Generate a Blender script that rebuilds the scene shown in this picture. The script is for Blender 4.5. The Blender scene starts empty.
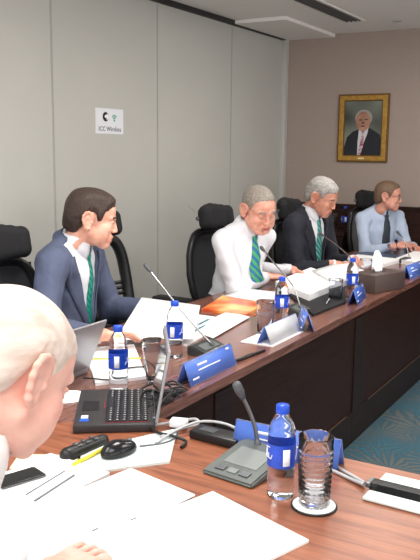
import bpy, bmesh, math, random
import numpy as np
from mathutils import Vector, Matrix, Euler
random.seed(7)
sc = bpy.context.scene
COL = sc.collection
PI = math.pi
def rad(a): return a*PI/180

# ------------------------------------------------------------------ camera
cam_d = bpy.data.cameras.new('camera'); cam = bpy.data.objects.new('camera', cam_d); COL.objects.link(cam)
FPX = 763.0
cam_d.sensor_fit = 'VERTICAL'; cam_d.sensor_height = 24.0; cam_d.lens = 24.0*FPX/560
cam_d.clip_start = 0.05; cam_d.clip_end = 60
Rw = [[0.8637295, 0.0928371, -0.4953308], [0.5038572, -0.1396499, 0.8524235], [0.0099636, -0.9858393, -0.1673964]]
m = Matrix(((Rw[0][0], -Rw[0][1], -Rw[0][2], 0), (Rw[1][0], -Rw[1][1], -Rw[1][2], 0), (Rw[2][0], -Rw[2][1], -Rw[2][2], 1.53), (0, 0, 0, 1)))
cam.matrix_world = m
sc.camera = cam

# ------------------------------------------------------------------ world, light, exposure
sc.view_settings.view_transform = 'Standard'; sc.view_settings.look = 'None'
sc.view_settings.gamma = 1.0; sc.view_settings.use_curve_mapping = False
sc.view_settings.exposure = 1.45
w = bpy.data.worlds.new('room_surround'); sc.world = w; w.use_nodes = True
w.node_tree.nodes['Background'].inputs[0].default_value = (1.0, 0.97, 0.94, 1)
w.node_tree.nodes['Background'].inputs[1].default_value = 0.85
def area(name, loc, size, energy, color=(1, 1, 1), rot=(0, 0, 0)):
    l = bpy.data.lights.new(name, 'AREA'); l.shape = 'RECTANGLE'; l.size = size[0]; l.size_y = size[1]
    l.energy = energy; l.color = color
    o = bpy.data.objects.new(name, l); o.location = loc; o.rotation_euler = rot; COL.objects.link(o)
    o.visible_glossy = True
    return o
area('unseen_ceiling_light', (-0.35, 0.1, 2.56), (1.5, 1.2), 15, (1.0, 0.97, 0.93))  # unseen lamp above the camera, stands in for bounced flash on the foreground
area('unseen_ceiling_light', (-2.0, 0.3, 2.56), (0.6, 1.6), 14, (1.0, 0.98, 0.95))  # unseen lamp added to brighten the near end of the left wall
area('unseen_ceiling_light', (-1.3, 2.4, 2.56), (0.6, 1.0), 16, (1.0, 0.96, 0.91))
area('unseen_ceiling_light', (0.4, 3.6, 2.56), (0.8, 1.6), 16, (1.0, 0.95, 0.9))
area('unseen_ceiling_light', (-1.4, 4.9, 2.56), (0.6, 1.0), 10, (1.0, 0.94, 0.88))

# ------------------------------------------------------------------ materials
def srgb(r, g, b):
    f = lambda c: (c/255)/12.92 if c <= 10 else (((c/255)+0.055)/1.055)**2.4
    return (f(r), f(g), f(b), 1)
MC = {}
def mat(name, rgb, rough=0.6, metal=0.0, trans=0.0, ior=1.45, noise=0.0, scale=30, bump=0.0, alpha=1.0, coat=0.0, sss=0.0, emit=0, stretch=(1, 1, 1), rgb2=None, spec=0.5, detail=4, bdist=0.004):
    if name in MC: return MC[name]
    M = bpy.data.materials.new(name); M.use_nodes = True; nt = M.node_tree; b = nt.nodes['Principled BSDF']
    c = srgb(*rgb)
    b.inputs['Base Color'].default_value = c; b.inputs['Roughness'].default_value = rough
    b.inputs['Metallic'].default_value = metal; b.inputs['Transmission Weight'].default_value = trans
    b.inputs['IOR'].default_value = ior; b.inputs['Alpha'].default_value = alpha
    b.inputs['Coat Weight'].default_value = coat; b.inputs['Subsurface Weight'].default_value = sss
    b.inputs['Specular IOR Level'].default_value = spec
    if sss: b.inputs['Subsurface Radius'].default_value = (0.01, 0.004, 0.002); 
    if emit: b.inputs['Emission Color'].default_value = c; b.inputs['Emission Strength'].default_value = emit
    tc = nt.nodes.new('ShaderNodeTexCoord'); mp = nt.nodes.new('ShaderNodeMapping'); mp.inputs['Scale'].default_value = stretch
    nz = nt.nodes.new('ShaderNodeTexNoise'); nz.inputs['Scale'].default_value = scale; nz.inputs['Detail'].default_value = detail
    nt.links.new(tc.outputs['Object'], mp.inputs[0]); nt.links.new(mp.outputs[0], nz.inputs['Vector'])
    if noise or rgb2:
        cr = nt.nodes.new('ShaderNodeValToRGB')
        if rgb2: c2 = srgb(*rgb2)
        else: c2 = tuple(max(0, v*(1-noise)) for v in c[:3])+(1,)
        cr.color_ramp.elements[0].position = 0.35; cr.color_ramp.elements[1].position = 0.65
        cr.color_ramp.elements[0].color = c2; cr.color_ramp.elements[1].color = c
        nt.links.new(nz.outputs['Fac'], cr.inputs[0]); nt.links.new(cr.outputs[0], b.inputs['Base Color'])
    if bump:
        bp = nt.nodes.new('ShaderNodeBump'); bp.inputs['Strength'].default_value = bump; bp.inputs['Distance'].default_value = bdist
        nt.links.new(nz.outputs['Fac'], bp.inputs['Height']); nt.links.new(bp.outputs[0], b.inputs['Normal'])
    MC[name] = M
    return M
def carpet_mat():
    M = bpy.data.materials.new('leaf_carpet'); M.use_nodes = True; nt = M.node_tree; b = nt.nodes['Principled BSDF']
    b.inputs['Roughness'].default_value = 0.95; b.inputs['Specular IOR Level'].default_value = 0.1
    tc = nt.nodes.new('ShaderNodeTexCoord')
    # fan shaped palm leaves: an angular comb around the centre of every voronoi cell
    vo = nt.nodes.new('ShaderNodeTexVoronoi'); vo.inputs['Scale'].default_value = 2.6
    nt.links.new(tc.outputs['Object'], vo.inputs['Vector'])
    sub = nt.nodes.new('ShaderNodeVectorMath'); sub.operation = 'SUBTRACT'
    nt.links.new(tc.outputs['Object'], sub.inputs[0]); nt.links.new(vo.outputs['Position'], sub.inputs[1])
    sp = nt.nodes.new('ShaderNodeSeparateXYZ'); nt.links.new(sub.outputs[0], sp.inputs[0])
    at = nt.nodes.new('ShaderNodeMath'); at.operation = 'ARCTAN2'
    nt.links.new(sp.outputs['Y'], at.inputs[0]); nt.links.new(sp.outputs['X'], at.inputs[1])
    nz = nt.nodes.new('ShaderNodeTexNoise'); nz.inputs['Scale'].default_value = 5; nt.links.new(tc.outputs['Object'], nz.inputs['Vector'])
    def mth(op, a, bb):
        n = nt.nodes.new('ShaderNodeMath'); n.operation = op
        for i, v in enumerate((a, bb)):
            if v is None: continue
            if isinstance(v, (int, float)): n.inputs[i].default_value = v
            else: nt.links.new(v, n.inputs[i])
        return n.outputs[0]
    a = mth('MULTIPLY', at.outputs[0], 24.0)
    a = mth('ADD', a, mth('MULTIPLY', nz.outputs['Fac'], 9.0))
    s = mth('SINE', a, None)
    n2 = nt.nodes.new('ShaderNodeTexNoise'); n2.inputs['Scale'].default_value = 3.2; nt.links.new(tc.outputs['Object'], n2.inputs['Vector'])
    v = mth('ADD', mth('MULTIPLY', s, 0.16), n2.outputs['Fac'])
    n3 = nt.nodes.new('ShaderNodeTexNoise'); n3.inputs['Scale'].default_value = 60; nt.links.new(tc.outputs['Object'], n3.inputs['Vector'])
    v = mth('ADD', v, mth('MULTIPLY', mth('SUBTRACT', n3.outputs['Fac'], 0.5), 0.5))
    cr = nt.nodes.new('ShaderNodeValToRGB'); nt.links.new(v, cr.inputs[0])
    e = cr.color_ramp.elements; e[0].position = 0.30; e[0].color = srgb(58, 96, 110); e[1].position = 0.72; e[1].color = srgb(92, 96, 94)
    x = e.new(0.5); x.color = srgb(58, 84, 96)
    nt.links.new(cr.outputs[0], b.inputs['Base Color'])
    return M
def wood_mat(name, light, dark, axis, rough=0.28, coat=0.3):
    M = bpy.data.materials.new(name); M.use_nodes = True; nt = M.node_tree; b = nt.nodes['Principled BSDF']
    tc = nt.nodes.new('ShaderNodeTexCoord'); mp = nt.nodes.new('ShaderNodeMapping')
    mp.inputs['Scale'].default_value = (1.2, 16, 16) if axis == 'x' else (16, 1.2, 16)
    nz = nt.nodes.new('ShaderNodeTexNoise'); nz.inputs['Scale'].default_value = 3.2; nz.inputs['Detail'].default_value = 9; nz.inputs['Distortion'].default_value = 0.6; nz.inputs['Roughness'].default_value = 0.62
    nt.links.new(tc.outputs['Object'], mp.inputs[0]); nt.links.new(mp.outputs[0], nz.inputs['Vector'])
    cr = nt.nodes.new('ShaderNodeValToRGB'); e = cr.color_ramp.elements
    e[0].position = 0.36; e[0].color = srgb(*dark); e[1].position = 0.64; e[1].color = srgb(*light)
    nt.links.new(nz.outputs['Fac'], cr.inputs[0]); nt.links.new(cr.outputs[0], b.inputs['Base Color'])
    b.inputs['Roughness'].default_value = rough; b.inputs['Coat Weight'].default_value = coat; b.inputs['Coat Roughness'].default_value = 0.15
    MC[name] = M
    return M
M_wall = mat('grey_partition_paint', (188, 187, 181), 0.6, noise=0.03, scale=3, bump=0.03)
M_wall2 = mat('taupe_wall_vinyl', (166, 150, 141), 0.7, noise=0.06, scale=60, bump=0.1)
M_ceil = mat('ceiling_plaster', (238, 234, 229), 0.9, noise=0.02, scale=4)
M_seam = mat('partition_seam', (168, 168, 162), 0.7)
M_track = mat('dark_partition_track', (38, 36, 36), 0.6)
M_alu = mat('pale_aluminium_post', (196, 196, 192), 0.4, 0.2, noise=0.03)
M_wains = wood_mat('dark_wainscot_wood', (58, 38, 33), (42, 27, 24), 'x', 0.5, 0.0)
M_carpet = carpet_mat()
M_topx = wood_mat('walnut_top_crosswise', (160, 98, 68), (118, 66, 45), 'x', 0.38, 0.06)
M_topy = wood_mat('walnut_top_lengthwise', (136, 92, 78), (100, 62, 52), 'y', 0.24, 0.4)
M_skirt = wood_mat('espresso_skirt_wood', (50, 32, 27), (38, 23, 19), 'y', 0.4, 0.05)
M_skirtd = wood_mat('espresso_stile_wood', (43, 33, 31), (34, 25, 23), 'y', 0.42, 0.05)
for m_ in (M_skirt, M_skirtd, M_wains): m_.node_tree.nodes['Principled BSDF'].inputs['Specular IOR Level'].default_value = 0.12; m_.node_tree.nodes['Principled BSDF'].inputs['Coat Weight'].default_value = 0
M_trim = mat('bronze_trim', (120, 92, 74), 0.35, 0.6)
M_black = mat('black_plastic', (24, 24, 26), 0.4, noise=0.1)
M_blackm = mat('black_matte_fabric', (26, 26, 29), 0.85, noise=0.3, scale=300, bump=0.3)
M_meshf = mat('chair_mesh_fabric', (44, 45, 50), 0.9, noise=0.35, scale=400, bump=0.2)
M_greyf = mat('grey_chair_fabric', (120, 120, 124), 0.9, noise=0.2, scale=300)
M_chrome = mat('brushed_metal', (170, 170, 172), 0.25, 1.0)
M_steel = mat('grey_steel', (110, 112, 116), 0.35, 0.8)
M_white = mat('white_paper', (243, 243, 244), 0.7, noise=0.015, scale=8)
M_paper2 = mat('offwhite_paper', (232, 234, 236), 0.7, noise=0.02, scale=8)
M_ink = mat('printed_grey_ink', (120, 124, 130), 0.8)
M_teal = mat('teal_print', (40, 120, 135), 0.6)
M_lblue = mat('pale_blue_print', (150, 185, 215), 0.6)
M_red = mat('red_print', (200, 60, 40), 0.5)
M_tblue = mat('blue_card_print', (84, 118, 205), 0.35, noise=0.12, scale=10)
M_tblued = mat('deep_blue_card_print', (40, 84, 176), 0.35, noise=0.1, scale=10)
M_acr = mat('clear_acrylic', (225, 232, 245), 0.05, trans=0.85, ior=1.2)
M_water = mat('clear_bottle_water', (242, 247, 252), 0.03, trans=1.0, ior=1.22)
M_glass = mat('cut_glass', (240, 244, 248), 0.04, trans=1.0, ior=1.3, bump=0.0)
M_cutg = mat('frosted_cut_glass', (250, 250, 252), 0.10, trans=1.0, ior=1.32)
M_cap = mat('blue_bottle_cap', (30, 78, 200), 0.35)
M_label = mat('blue_bottle_label', (28, 70, 190), 0.35, noise=0.25, scale=60)
M_wht = mat('white_print', (240, 243, 250), 0.5)
M_micg = mat('grey_microphone_plastic', (88, 94, 92), 0.45, noise=0.08, scale=80)
M_micl = mat('light_grey_panel', (122, 128, 126), 0.4)
M_micd = mat('dark_microphone_plastic', (52, 54, 56), 0.4)
M_grille = mat('microphone_grille', (110, 112, 116), 0.5, 0.4, noise=0.6, scale=500, bump=0.5)
M_cable = mat('grey_cable', (176, 178, 180), 0.4)
M_cabb = mat('black_cable', (22, 22, 24), 0.45)
M_trayw = mat('white_tray', (226, 238, 236), 0.3)
M_laps = mat('silver_laptop_lid', (158, 158, 163), 0.35, 0.5)
M_lapd = mat('dark_laptop_plastic', (52, 50, 52), 0.45, noise=0.1)
M_key = mat('laptop_key', (34, 34, 37), 0.5)
M_keyl = mat('laptop_key_legend', (190, 192, 196), 0.6)
M_screen = mat('dark_glossy_screen', (14, 15, 18), 0.08)
M_gold = mat('gilt_frame', (186, 142, 62), 0.4, 0.35, noise=0.3, scale=40, bump=0.3)
M_goldd = mat('dark_gilt_edge', (110, 78, 38), 0.5, 0.3)
M_leather = mat('brown_leather', (84, 68, 64), 0.5, noise=0.15, scale=150, bump=0.3)

# ------------------------------------------------------------------ object helpers
def link(name, me, m=None, parent=None, smooth=False):
    if m is not None and not isinstance(m, (list, tuple)): m = [m]
    for x in (m or []): me.materials.append(x)
    if smooth:
        me.polygons.foreach_set('use_smooth', [True]*len(me.polygons))
    o = bpy.data.objects.new(name, me); COL.objects.link(o)
    if parent: o.parent = parent
    return o
def obj(name, bm, m=None, parent=None, smooth=False, angle=None):
    me = bpy.data.meshes.new(name); bm.to_mesh(me); bm.free()
    o = link(name, me, m, parent, smooth)
    if smooth and angle: me.set_sharp_from_angle(angle=rad(angle))
    return o
def thing(name, label, cat, loc=(0, 0, 0), rz=0, group=None):
    o = bpy.data.objects.new(name, None); COL.objects.link(o); o.empty_display_size = 0.05
    o.location = loc; o.rotation_euler = (0, 0, rz); o['label'] = label; o['category'] = cat
    if group: o['group'] = group
    return o
def tag(o, label, cat, group=None, loc=None, rz=None):
    o['label'] = label; o['category'] = cat
    if group: o['group'] = group
    if loc: o.location = loc
    if rz is not None: o.rotation_euler = (0, 0, rz)
    return o
def struct(name, bm, m, parent=None):
    o = obj(name, bm, m, parent)
    if not parent: o['kind'] = 'structure'
    return o
def dup(root, label, loc, rz, group=None):
    r = root.copy(); COL.objects.link(r); r.location = loc; r.rotation_euler = (0, 0, rz); r['label'] = label
    if group: r['group'] = group
    for ch in list(root.children):
        c = ch.copy(); COL.objects.link(c); c.parent = r
        for g in ch.children:
            d = g.copy(); COL.objects.link(d); d.parent = c
    return r
def B(): return bmesh.new()
def box(bm, c, s, bev=0.0, rot=None, mi=0, seg=2):
    t = B(); bmesh.ops.create_cube(t, size=1)
    for v in t.verts: v.co = Vector((v.co.x*s[0], v.co.y*s[1], v.co.z*s[2]))
    if bev: bmesh.ops.bevel(t, geom=list(t.edges), offset=bev, segments=seg, profile=0.5, affect='EDGES')
    M = Matrix.Translation(Vector(c))
    if rot is not None: M = M @ (rot.to_4x4() if isinstance(rot, Matrix) else Euler(rot).to_matrix().to_4x4())
    merge(bm, t, M, mi); return bm
def merge(bm, t, M=Matrix(), mi=0):
    vm = {}
    for v in t.verts: vm[v] = bm.verts.new(M @ v.co)
    for f in t.faces:
        try:
            nf = bm.faces.new([vm[v] for v in f.verts]); nf.material_index = mi or f.material_index; nf.smooth = f.smooth
        except ValueError: pass
    t.free()
def frame(t, up=Vector((0, 0, 1))):
    t = t.normalized()
    if abs(t.dot(up)) > 0.98: up = Vector((1, 0, 0))
    a = t.cross(up).normalized(); b = t.cross(a).normalized()
    return a, b
def smooth_path(pts, n=8):
    P = [Vector(p) for p in pts]; out = []
    for i in range(len(P)-1):
        p0 = P[max(i-1, 0)]; p1 = P[i]; p2 = P[i+1]; p3 = P[min(i+2, len(P)-1)]
        for k in range(n):
            t = k/n
            out.append(0.5*((2*p1)+(-p0+p2)*t+(2*p0-5*p1+4*p2-p3)*t*t+(-p0+3*p1-3*p2+p3)*t**3))
    out.append(P[-1]); return out
def tube(bm, pts, r, seg=8, n=0, closed=False, flat=1.0, mi=0):
    P = smooth_path(pts, n) if n else [Vector(p) for p in pts]
    N = len(P); rings = []; a0 = None
    for i, p in enumerate(P):
        t = (P[(i+1) % N]-P[i-1]) if closed else (P[min(i+1, N-1)]-P[max(i-1, 0)])
        if t.length < 1e-9: t = Vector((0, 0, 1))
        t.normalize()
        if a0 is None: a, b = frame(t)
        else:
            a = (a0-t*a0.dot(t)); a = a.normalized() if a.length > 1e-6 else frame(t)[0]; b = t.cross(a).normalized()
        a0 = a
        rr = r[min(int(i*len(r)/N), len(r)-1)] if isinstance(r, (list, tuple)) else r
        rings.append([bm.verts.new(p+a*math.cos(2*PI*k/seg)*rr+b*math.sin(2*PI*k/seg)*rr*flat) for k in range(seg)])
    M = N if closed else N-1
    for i in range(M):
        A = rings[i]; C = rings[(i+1) % N]
        for k in range(seg):
            f = bm.faces.new([A[k], A[(k+1) % seg], C[(k+1) % seg], C[k]]); f.smooth = True; f.material_index = mi
    if not closed:
        for R_ in (rings[0][::-1], rings[-1]):
            f = bm.faces.new(R_); f.material_index = mi
    return bm
def lathe(bm, prof, seg=24, c=(0, 0, 0), mi=0, ripple=0, rn=0):
    rings = []
    for r, z in prof:
        if r < 1e-6: rings.append([bm.verts.new((c[0], c[1], c[2]+z))])
        else:
            ring = []
            for k in range(seg):
                rr = r*(1+ripple*(1 if k % 2 else -1)) if ripple else r
                ring.append(bm.verts.new((c[0]+rr*math.cos(2*PI*k/seg), c[1]+rr*math.sin(2*PI*k/seg), c[2]+z)))
            rings.append(ring)
    for A, C in zip(rings, rings[1:]):
        for k in range(seg):
            k2 = (k+1) % seg
            if len(A) == 1 and len(C) == 1: continue
            if len(A) == 1: f = bm.faces.new([A[0], C[k2], C[k]])
            elif len(C) == 1: f = bm.faces.new([A[k], A[k2], C[0]])
            else: f = bm.faces.new([A[k], A[k2], C[k2], C[k]])
            f.smooth = True; f.material_index = mi
    return bm
def prism(bm, poly, z0, z1, M=Matrix(), mi=0):
    a = [bm.verts.new(M @ Vector((x, y, z0))) for x, y in poly]; b = [bm.verts.new(M @ Vector((x, y, z1))) for x, y in poly]
    n = len(poly)
    fs = [bm.faces.new(a[::-1]), bm.faces.new(b)]+[bm.faces.new([a[i], a[(i+1) % n], b[(i+1) % n], b[i]]) for i in range(n)]
    for f in fs: f.material_index = mi
    return bm
def strip(bm, rows, thick=0.002, mi=0, closed=False):
    """sheet through rows of points, thickened along its own normal"""
    R_ = [[Vector(p) for p in r] for r in rows]; n = len(R_); m_ = len(R_[0])
    def nrm(i, j):
        a = R_[min(i+1, n-1)][j]-R_[max(i-1, 0)][j]; b = R_[i][min(j+1, m_-1)]-R_[i][max(j-1, 0)]
        q = a.cross(b); return q.normalized() if q.length > 1e-9 else Vector((0, 0, 1))
    T = [[bm.verts.new(R_[i][j]+nrm(i, j)*thick/2) for j in range(m_)] for i in range(n)]
    U = [[bm.verts.new(R_[i][j]-nrm(i, j)*thick/2) for j in range(m_)] for i in range(n)]
    def F(*v):
        try: f = bm.faces.new(v); f.smooth = True; f.material_index = mi
        except ValueError: pass
    for i in range(n-1):
        for j in range(m_-1):
            F(T[i][j], T[i+1][j], T[i+1][j+1], T[i][j+1]); F(U[i][j], U[i][j+1], U[i+1][j+1], U[i+1][j])
        F(T[i][0], U[i][0], U[i+1][0], T[i+1][0]); F(T[i][-1], T[i+1][-1], U[i+1][-1], U[i][-1])
    for j in range(m_-1):
        F(T[0][j], T[0][j+1], U[0][j+1], U[0][j]); F(T[-1][j], U[-1][j], U[-1][j+1], T[-1][j+1])
    return bm
def text_mesh(s, size, M, extrude=0.0008):
    cu = bpy.data.curves.new('lettering', 'FONT'); cu.body = s; cu.size = size; cu.extrude = extrude; cu.align_x = 'CENTER'; cu.align_y = 'CENTER'; cu.resolution_u = 2
    o = bpy.data.objects.new('lettering', cu); COL.objects.link(o)
    bpy.context.view_layer.update()
    me = bpy.data.meshes.new_from_object(o.evaluated_get(bpy.context.evaluated_depsgraph_get()))
    bpy.data.objects.remove(o); me.transform(M); me.materials.clear(); return me

# ------------------------------------------------------------------ signed distance sculpting
class Clay:
    def __init__(s, lo, hi, h):
        s.lo = np.array(lo, float); s.h = h; s.n = np.ceil((np.array(hi, float)-s.lo)/h).astype(int)+1
        s.ax = [s.lo[i]+h*np.arange(s.n[i]) for i in range(3)]
        s.F = np.full(s.n, 0.15, np.float32)
    def sub(s, lo, hi, pad):
        sl = []
        for i in range(3):
            a = int(np.clip(math.floor((lo[i]-pad-s.lo[i])/s.h), 0, s.n[i])); b = int(np.clip(math.ceil((hi[i]+pad-s.lo[i])/s.h)+1, 0, s.n[i]))
            if b <= a: return None, None
            sl.append(slice(a, b))
        return tuple(sl), (s.ax[0][sl[0]][:, None, None], s.ax[1][sl[1]][None, :, None], s.ax[2][sl[2]][None, None, :])
    def mix(s, sl, d, k, op):
        A = s.F[sl]
        if op == 'add':
            if k > 0: h = np.clip(0.5+0.5*(A-d)/k, 0, 1); s.F[sl] = A*(1-h)+d*h-k*h*(1-h)
            else: s.F[sl] = np.minimum(A, d)
        else:
            d = -d
            if k > 0: h = np.clip(0.5-0.5*(A-d)/k, 0, 1); s.F[sl] = A*(1-h)+d*h+k*h*(1-h)
            else: s.F[sl] = np.maximum(A, d)
    def cap(s, a, b, ra, rb=None, k=0.01, op='add'):
        rb = ra if rb is None else rb
        a = np.array(a, float); b = np.array(b, float); r = max(ra, rb)
        sl, P = s.sub(np.minimum(a, b)-r, np.maximum(a, b)+r, k+0.03)
        if sl is None: return
        ba = b-a; L = max(ba@ba, 1e-12)
        p = [P[i]-a[i] for i in range(3)]
        t = np.clip((p[0]*ba[0]+p[1]*ba[1]+p[2]*ba[2])/L, 0, 1)
        d = np.sqrt((p[0]-t*ba[0])**2+(p[1]-t*ba[1])**2+(p[2]-t*ba[2])**2)-(ra+(rb-ra)*t)
        s.mix(sl, d.astype(np.float32), k, op)
    def ell(s, c, r, k=0.01, op='add', rot=None):
        c = np.array(c, float); r = np.array(r, float); m_ = r.max()*np.ones(3) if rot is not None else r
        sl, P = s.sub(c-m_, c+m_, k+0.03)
        if sl is None: return
        p = [P[i]-c[i] for i in range(3)]
        if rot is not None:
            Rm = np.array(Euler(rot).to_matrix()).T
            p = [Rm[i, 0]*p[0]+Rm[i, 1]*p[1]+Rm[i, 2]*p[2] for i in range(3)]
        k0 = np.sqrt((p[0]/r[0])**2+(p[1]/r[1])**2+(p[2]/r[2])**2); k1 = np.sqrt((p[0]/r[0]**2)**2+(p[1]/r[1]**2)**2+(p[2]/r[2]**2)**2)+1e-9
        s.mix(sl, (k0*(k0-1)/k1).astype(np.float32), k, op)
    def grid(s): return s.ax[0][:, None, None], s.ax[1][None, :, None], s.ax[2][None, None, :]
    def at(s, p):
        q = (np.array(p)-s.lo)/s.h; i = np.clip(q.astype(int), 0, s.n-2); f = np.clip(q-i, 0, 1); v = 0
        for dx in (0, 1):
            for dy in (0, 1):
                for dz in (0, 1):
                    v += s.F[i[0]+dx, i[1]+dy, i[2]+dz]*(f[0] if dx else 1-f[0])*(f[1] if dy else 1-f[1])*(f[2] if dz else 1-f[2])
        return v
    def front(s, x, z, y0=0.45, dy=-0.004):
        y = y0
        for _ in range(230):
            if s.at((x, y, z)) < 0: return y
            y += dy
        return 0.0
    def net(s):
        F = s.F; h = s.h; S = F < 0; n = F.shape
        cnt = np.zeros((n[0]-1, n[1]-1, n[2]-1), np.int8)
        for d in np.ndindex(2, 2, 2): cnt += S[d[0]:n[0]-1+d[0], d[1]:n[1]-1+d[1], d[2]:n[2]-1+d[2]]
        act = (cnt > 0) & (cnt < 8); I = np.argwhere(act)
        acc = np.zeros((len(I), 3)); c = np.zeros(len(I))
        for ax in range(3):
            o = [i for i in range(3) if i != ax]
            for d1 in (0, 1):
                for d2 in (0, 1):
                    a = np.zeros(3, int); a[o[0]] = d1; a[o[1]] = d2; b = a.copy(); b[ax] = 1
                    A = I+a; Bq = I+b; fa = F[A[:, 0], A[:, 1], A[:, 2]]; fb = F[Bq[:, 0], Bq[:, 1], Bq[:, 2]]
                    mk = (fa < 0) != (fb < 0); t = np.where(mk, fa/np.where(mk, fa-fb, 1), 0)
                    acc += mk[:, None]*(a+(b-a)*t[:, None]); c += mk
        V = s.lo+h*(I+acc/c[:, None])
        idx = np.full(act.shape, -1, np.int64); idx[I[:, 0], I[:, 1], I[:, 2]] = np.arange(len(I))
        Q = []
        for ax in range(3):
            o1, o2 = [(1, 2), (2, 0), (0, 1)][ax]
            A = np.take(S, range(n[ax]-1), ax); Bq = np.take(S, range(1, n[ax]), ax)
            E = np.argwhere(A != Bq); E = E[(E[:, o1] > 0) & (E[:, o2] > 0) & (E[:, o1] < n[o1]-1) & (E[:, o2] < n[o2]-1)]
            ins = S[E[:, 0], E[:, 1], E[:, 2]]
            def cell(a, b):
                q = E.copy(); q[:, o1] -= a; q[:, o2] -= b; return idx[q[:, 0], q[:, 1], q[:, 2]]
            q = np.stack([cell(1, 1), cell(0, 1), cell(0, 0), cell(1, 0)], 1)
            q[~ins] = q[~ins][:, ::-1]; Q.append(q)
        return V, np.concatenate(Q)
def mesh_np(name, parts):
    """parts: list of (verts, quads, material index array or int)"""
    V = []; Q = []; MI = []; off = 0
    for v, q, mi in parts:
        V.append(v); Q.append(q+off); off += len(v); MI.append(mi if isinstance(mi, np.ndarray) else np.full(len(q), mi))
    V = np.concatenate(V); Q = np.concatenate(Q); MI = np.concatenate(MI)
    me = bpy.data.meshes.new(name); me.vertices.add(len(V)); me.vertices.foreach_set('co', V.astype(np.float32).ravel())
    me.loops.add(len(Q)*4); me.loops.foreach_set('vertex_index', Q.astype(np.int32).ravel())
    me.polygons.add(len(Q)); me.polygons.foreach_set('loop_start', (np.arange(len(Q))*4).astype(np.int32))
    me.polygons.foreach_set('material_index', MI.astype(np.int32)); me.polygons.foreach_set('use_smooth', np.ones(len(Q), bool))
    me.update(calc_edges=True); me.validate(); return me
def npt(M, V):
    A = np.array(M); return V@A[:3, :3].T+A[:3, 3]

# ------------------------------------------------------------------ the room
T = 0.73
XW, YB, ZC = -3.2, 6.9, 2.6
struct('floor', box(B(), (0.4, 2.2, -0.05), (8.0, 10.2, 0.1)), M_carpet)
struct('wall_left', box(B(), (XW-0.06, 1.9, ZC/2), (0.12, 10.2, ZC)), M_wall)
struct('wall_back', box(B(), (0.5, YB+0.06, ZC/2), (7.6, 0.12, ZC)), M_wall2)
bm = B(); box(bm, (0.4, 2.2, ZC+0.05), (8.0, 10.2, 0.1)); struct('ceiling', bm, M_ceil)
# seams of the folding partition, slight grooves built as thin battens
for i, y in enumerate((2.45, 3.59, 4.713, 5.826)):
    bm = B(); box(bm, (XW+0.001, y, ZC/2-0.02), (0.002, 0.005, ZC-0.06)); box(bm, (XW+0.0015, y+0.010, ZC/2-0.02), (0.003, 0.006, ZC-0.06))
    struct('trim_%d' % (i+1), bm, M_seam)
struct('trim_5', box(B(), (XW+0.017, 3.4, ZC-0.018), (0.034, 6.85, 0.036)), M_track)
struct('trim_6', box(B(), (XW+0.02, YB-0.035, ZC/2-0.012), (0.04, 0.07, ZC-0.025), 0.004), M_alu)
bm = B(); box(bm, (0.5, YB-0.011, 0.52), (7.4, 0.022, 1.04)); box(bm, (0.5, YB-0.018, 1.03), (7.4, 0.036, 0.03), 0.004)
for x in (-2.6, -1.9, -1.2, -0.5): box(bm, (x, YB-0.024, 0.52), (0.012, 0.006, 0.98))
struct('trim_7', bm, M_wains)
struct('trim_8', box(B(), (-2.95, 6.36, ZC-0.014), (0.50, 1.08, 0.028)), M_ceil)   # lowered ceiling strip along the wall
struct('baseboard_left', box(B(), (XW+0.008, 1.9, 0.05), (0.016, 10.0, 0.1)), M_track)
# linear air diffuser
v = thing('ceiling_vent', 'long dark slotted air diffuser set in the ceiling near the back wall', 'air vent', (-2.30, 5.14, ZC))
bm = B()
for sx in (-1, 1): box(bm, (sx*0.085, 0, -0.004), (0.02, 2.3, 0.008))
for sy in (-1, 1): box(bm, (0, sy*1.15, -0.004), (0.19, 0.02, 0.008))
obj('frame', bm, M_ceil, v)
obj('backing', box(B(), (0, 0, -0.0015), (0.16, 2.28, 0.002)), M_track, v)
for k in range(4):
    obj('slat', box(B(), (-0.054+0.036*k, 0, -0.006), (0.012, 2.28, 0.008), rot=(0, 0.5, 0)), mat('vent_slat', (105, 102, 100), 0.5), v)
d = thing('ceiling_downlight', 'small round recessed downlight in the ceiling above the far man', 'ceiling light', (-1.987, 6.453, ZC))
obj('trim_ring', lathe(B(), [(0.026, -0.001), (0.03, -0.006), (0.042, -0.006), (0.044, 0)], 24), M_alu, d, True)
obj('lens', lathe(B(), [(0, -0.002), (0.026, -0.003)], 24), mat('downlight_lens', (150, 146, 140), 0.3), d, True)
# wifi notice
s = thing('wall_notice', 'white square wireless network notice stuck on the grey partition wall', 'sign', (XW, 4.15, 1.715))
obj('sheet', box(B(), (0.002, 0, 0), (0.003, 0.30, 0.165), 0.0), mat('notice_paper', (226, 228, 234), 0.5), s)
def disc_x(bm, y, z, r, x0, x1, seg=24, a0=0, a1=2*PI, r0=0):
    n = seg; pts = [(y+r*math.cos(a0+(a1-a0)*k/n), z+r*math.sin(a0+(a1-a0)*k/n)) for k in range(n+(0 if a1-a0 > 6.2 else 1))]
    if r0: pts += [(y+r0*math.cos(a0+(a1-a0)*k/n), z+r0*math.sin(a0+(a1-a0)*k/n)) for k in range(n, -1, -1)]
    Mx = Matrix(((0, 0, 1, 0), (1, 0, 0, 0), (0, 1, 0, 0), (0, 0, 0, 1)))
    prism(bm, pts, x0, x1, Mx)
bm = B(); disc_x(bm, -0.045, 0.028, 0.031, 0.0035, 0.0045); obj('round_emblem', bm, M_black, s)
bm = B(); disc_x(bm, -0.036, 0.028, 0.020, 0.0045, 0.0055, 16, -PI/2, PI/2); disc_x(bm, -0.046, 0.030, 0.010, 0.0045, 0.0055)
obj('emblem_half', bm, M_wht, s)
bm = B()
for r in (0.012, 0.022, 0.032): disc_x(bm, 0.048, 0.006, r+0.006, 0.0035, 0.0045, 10, PI*0.25, PI*0.75, r)
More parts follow.
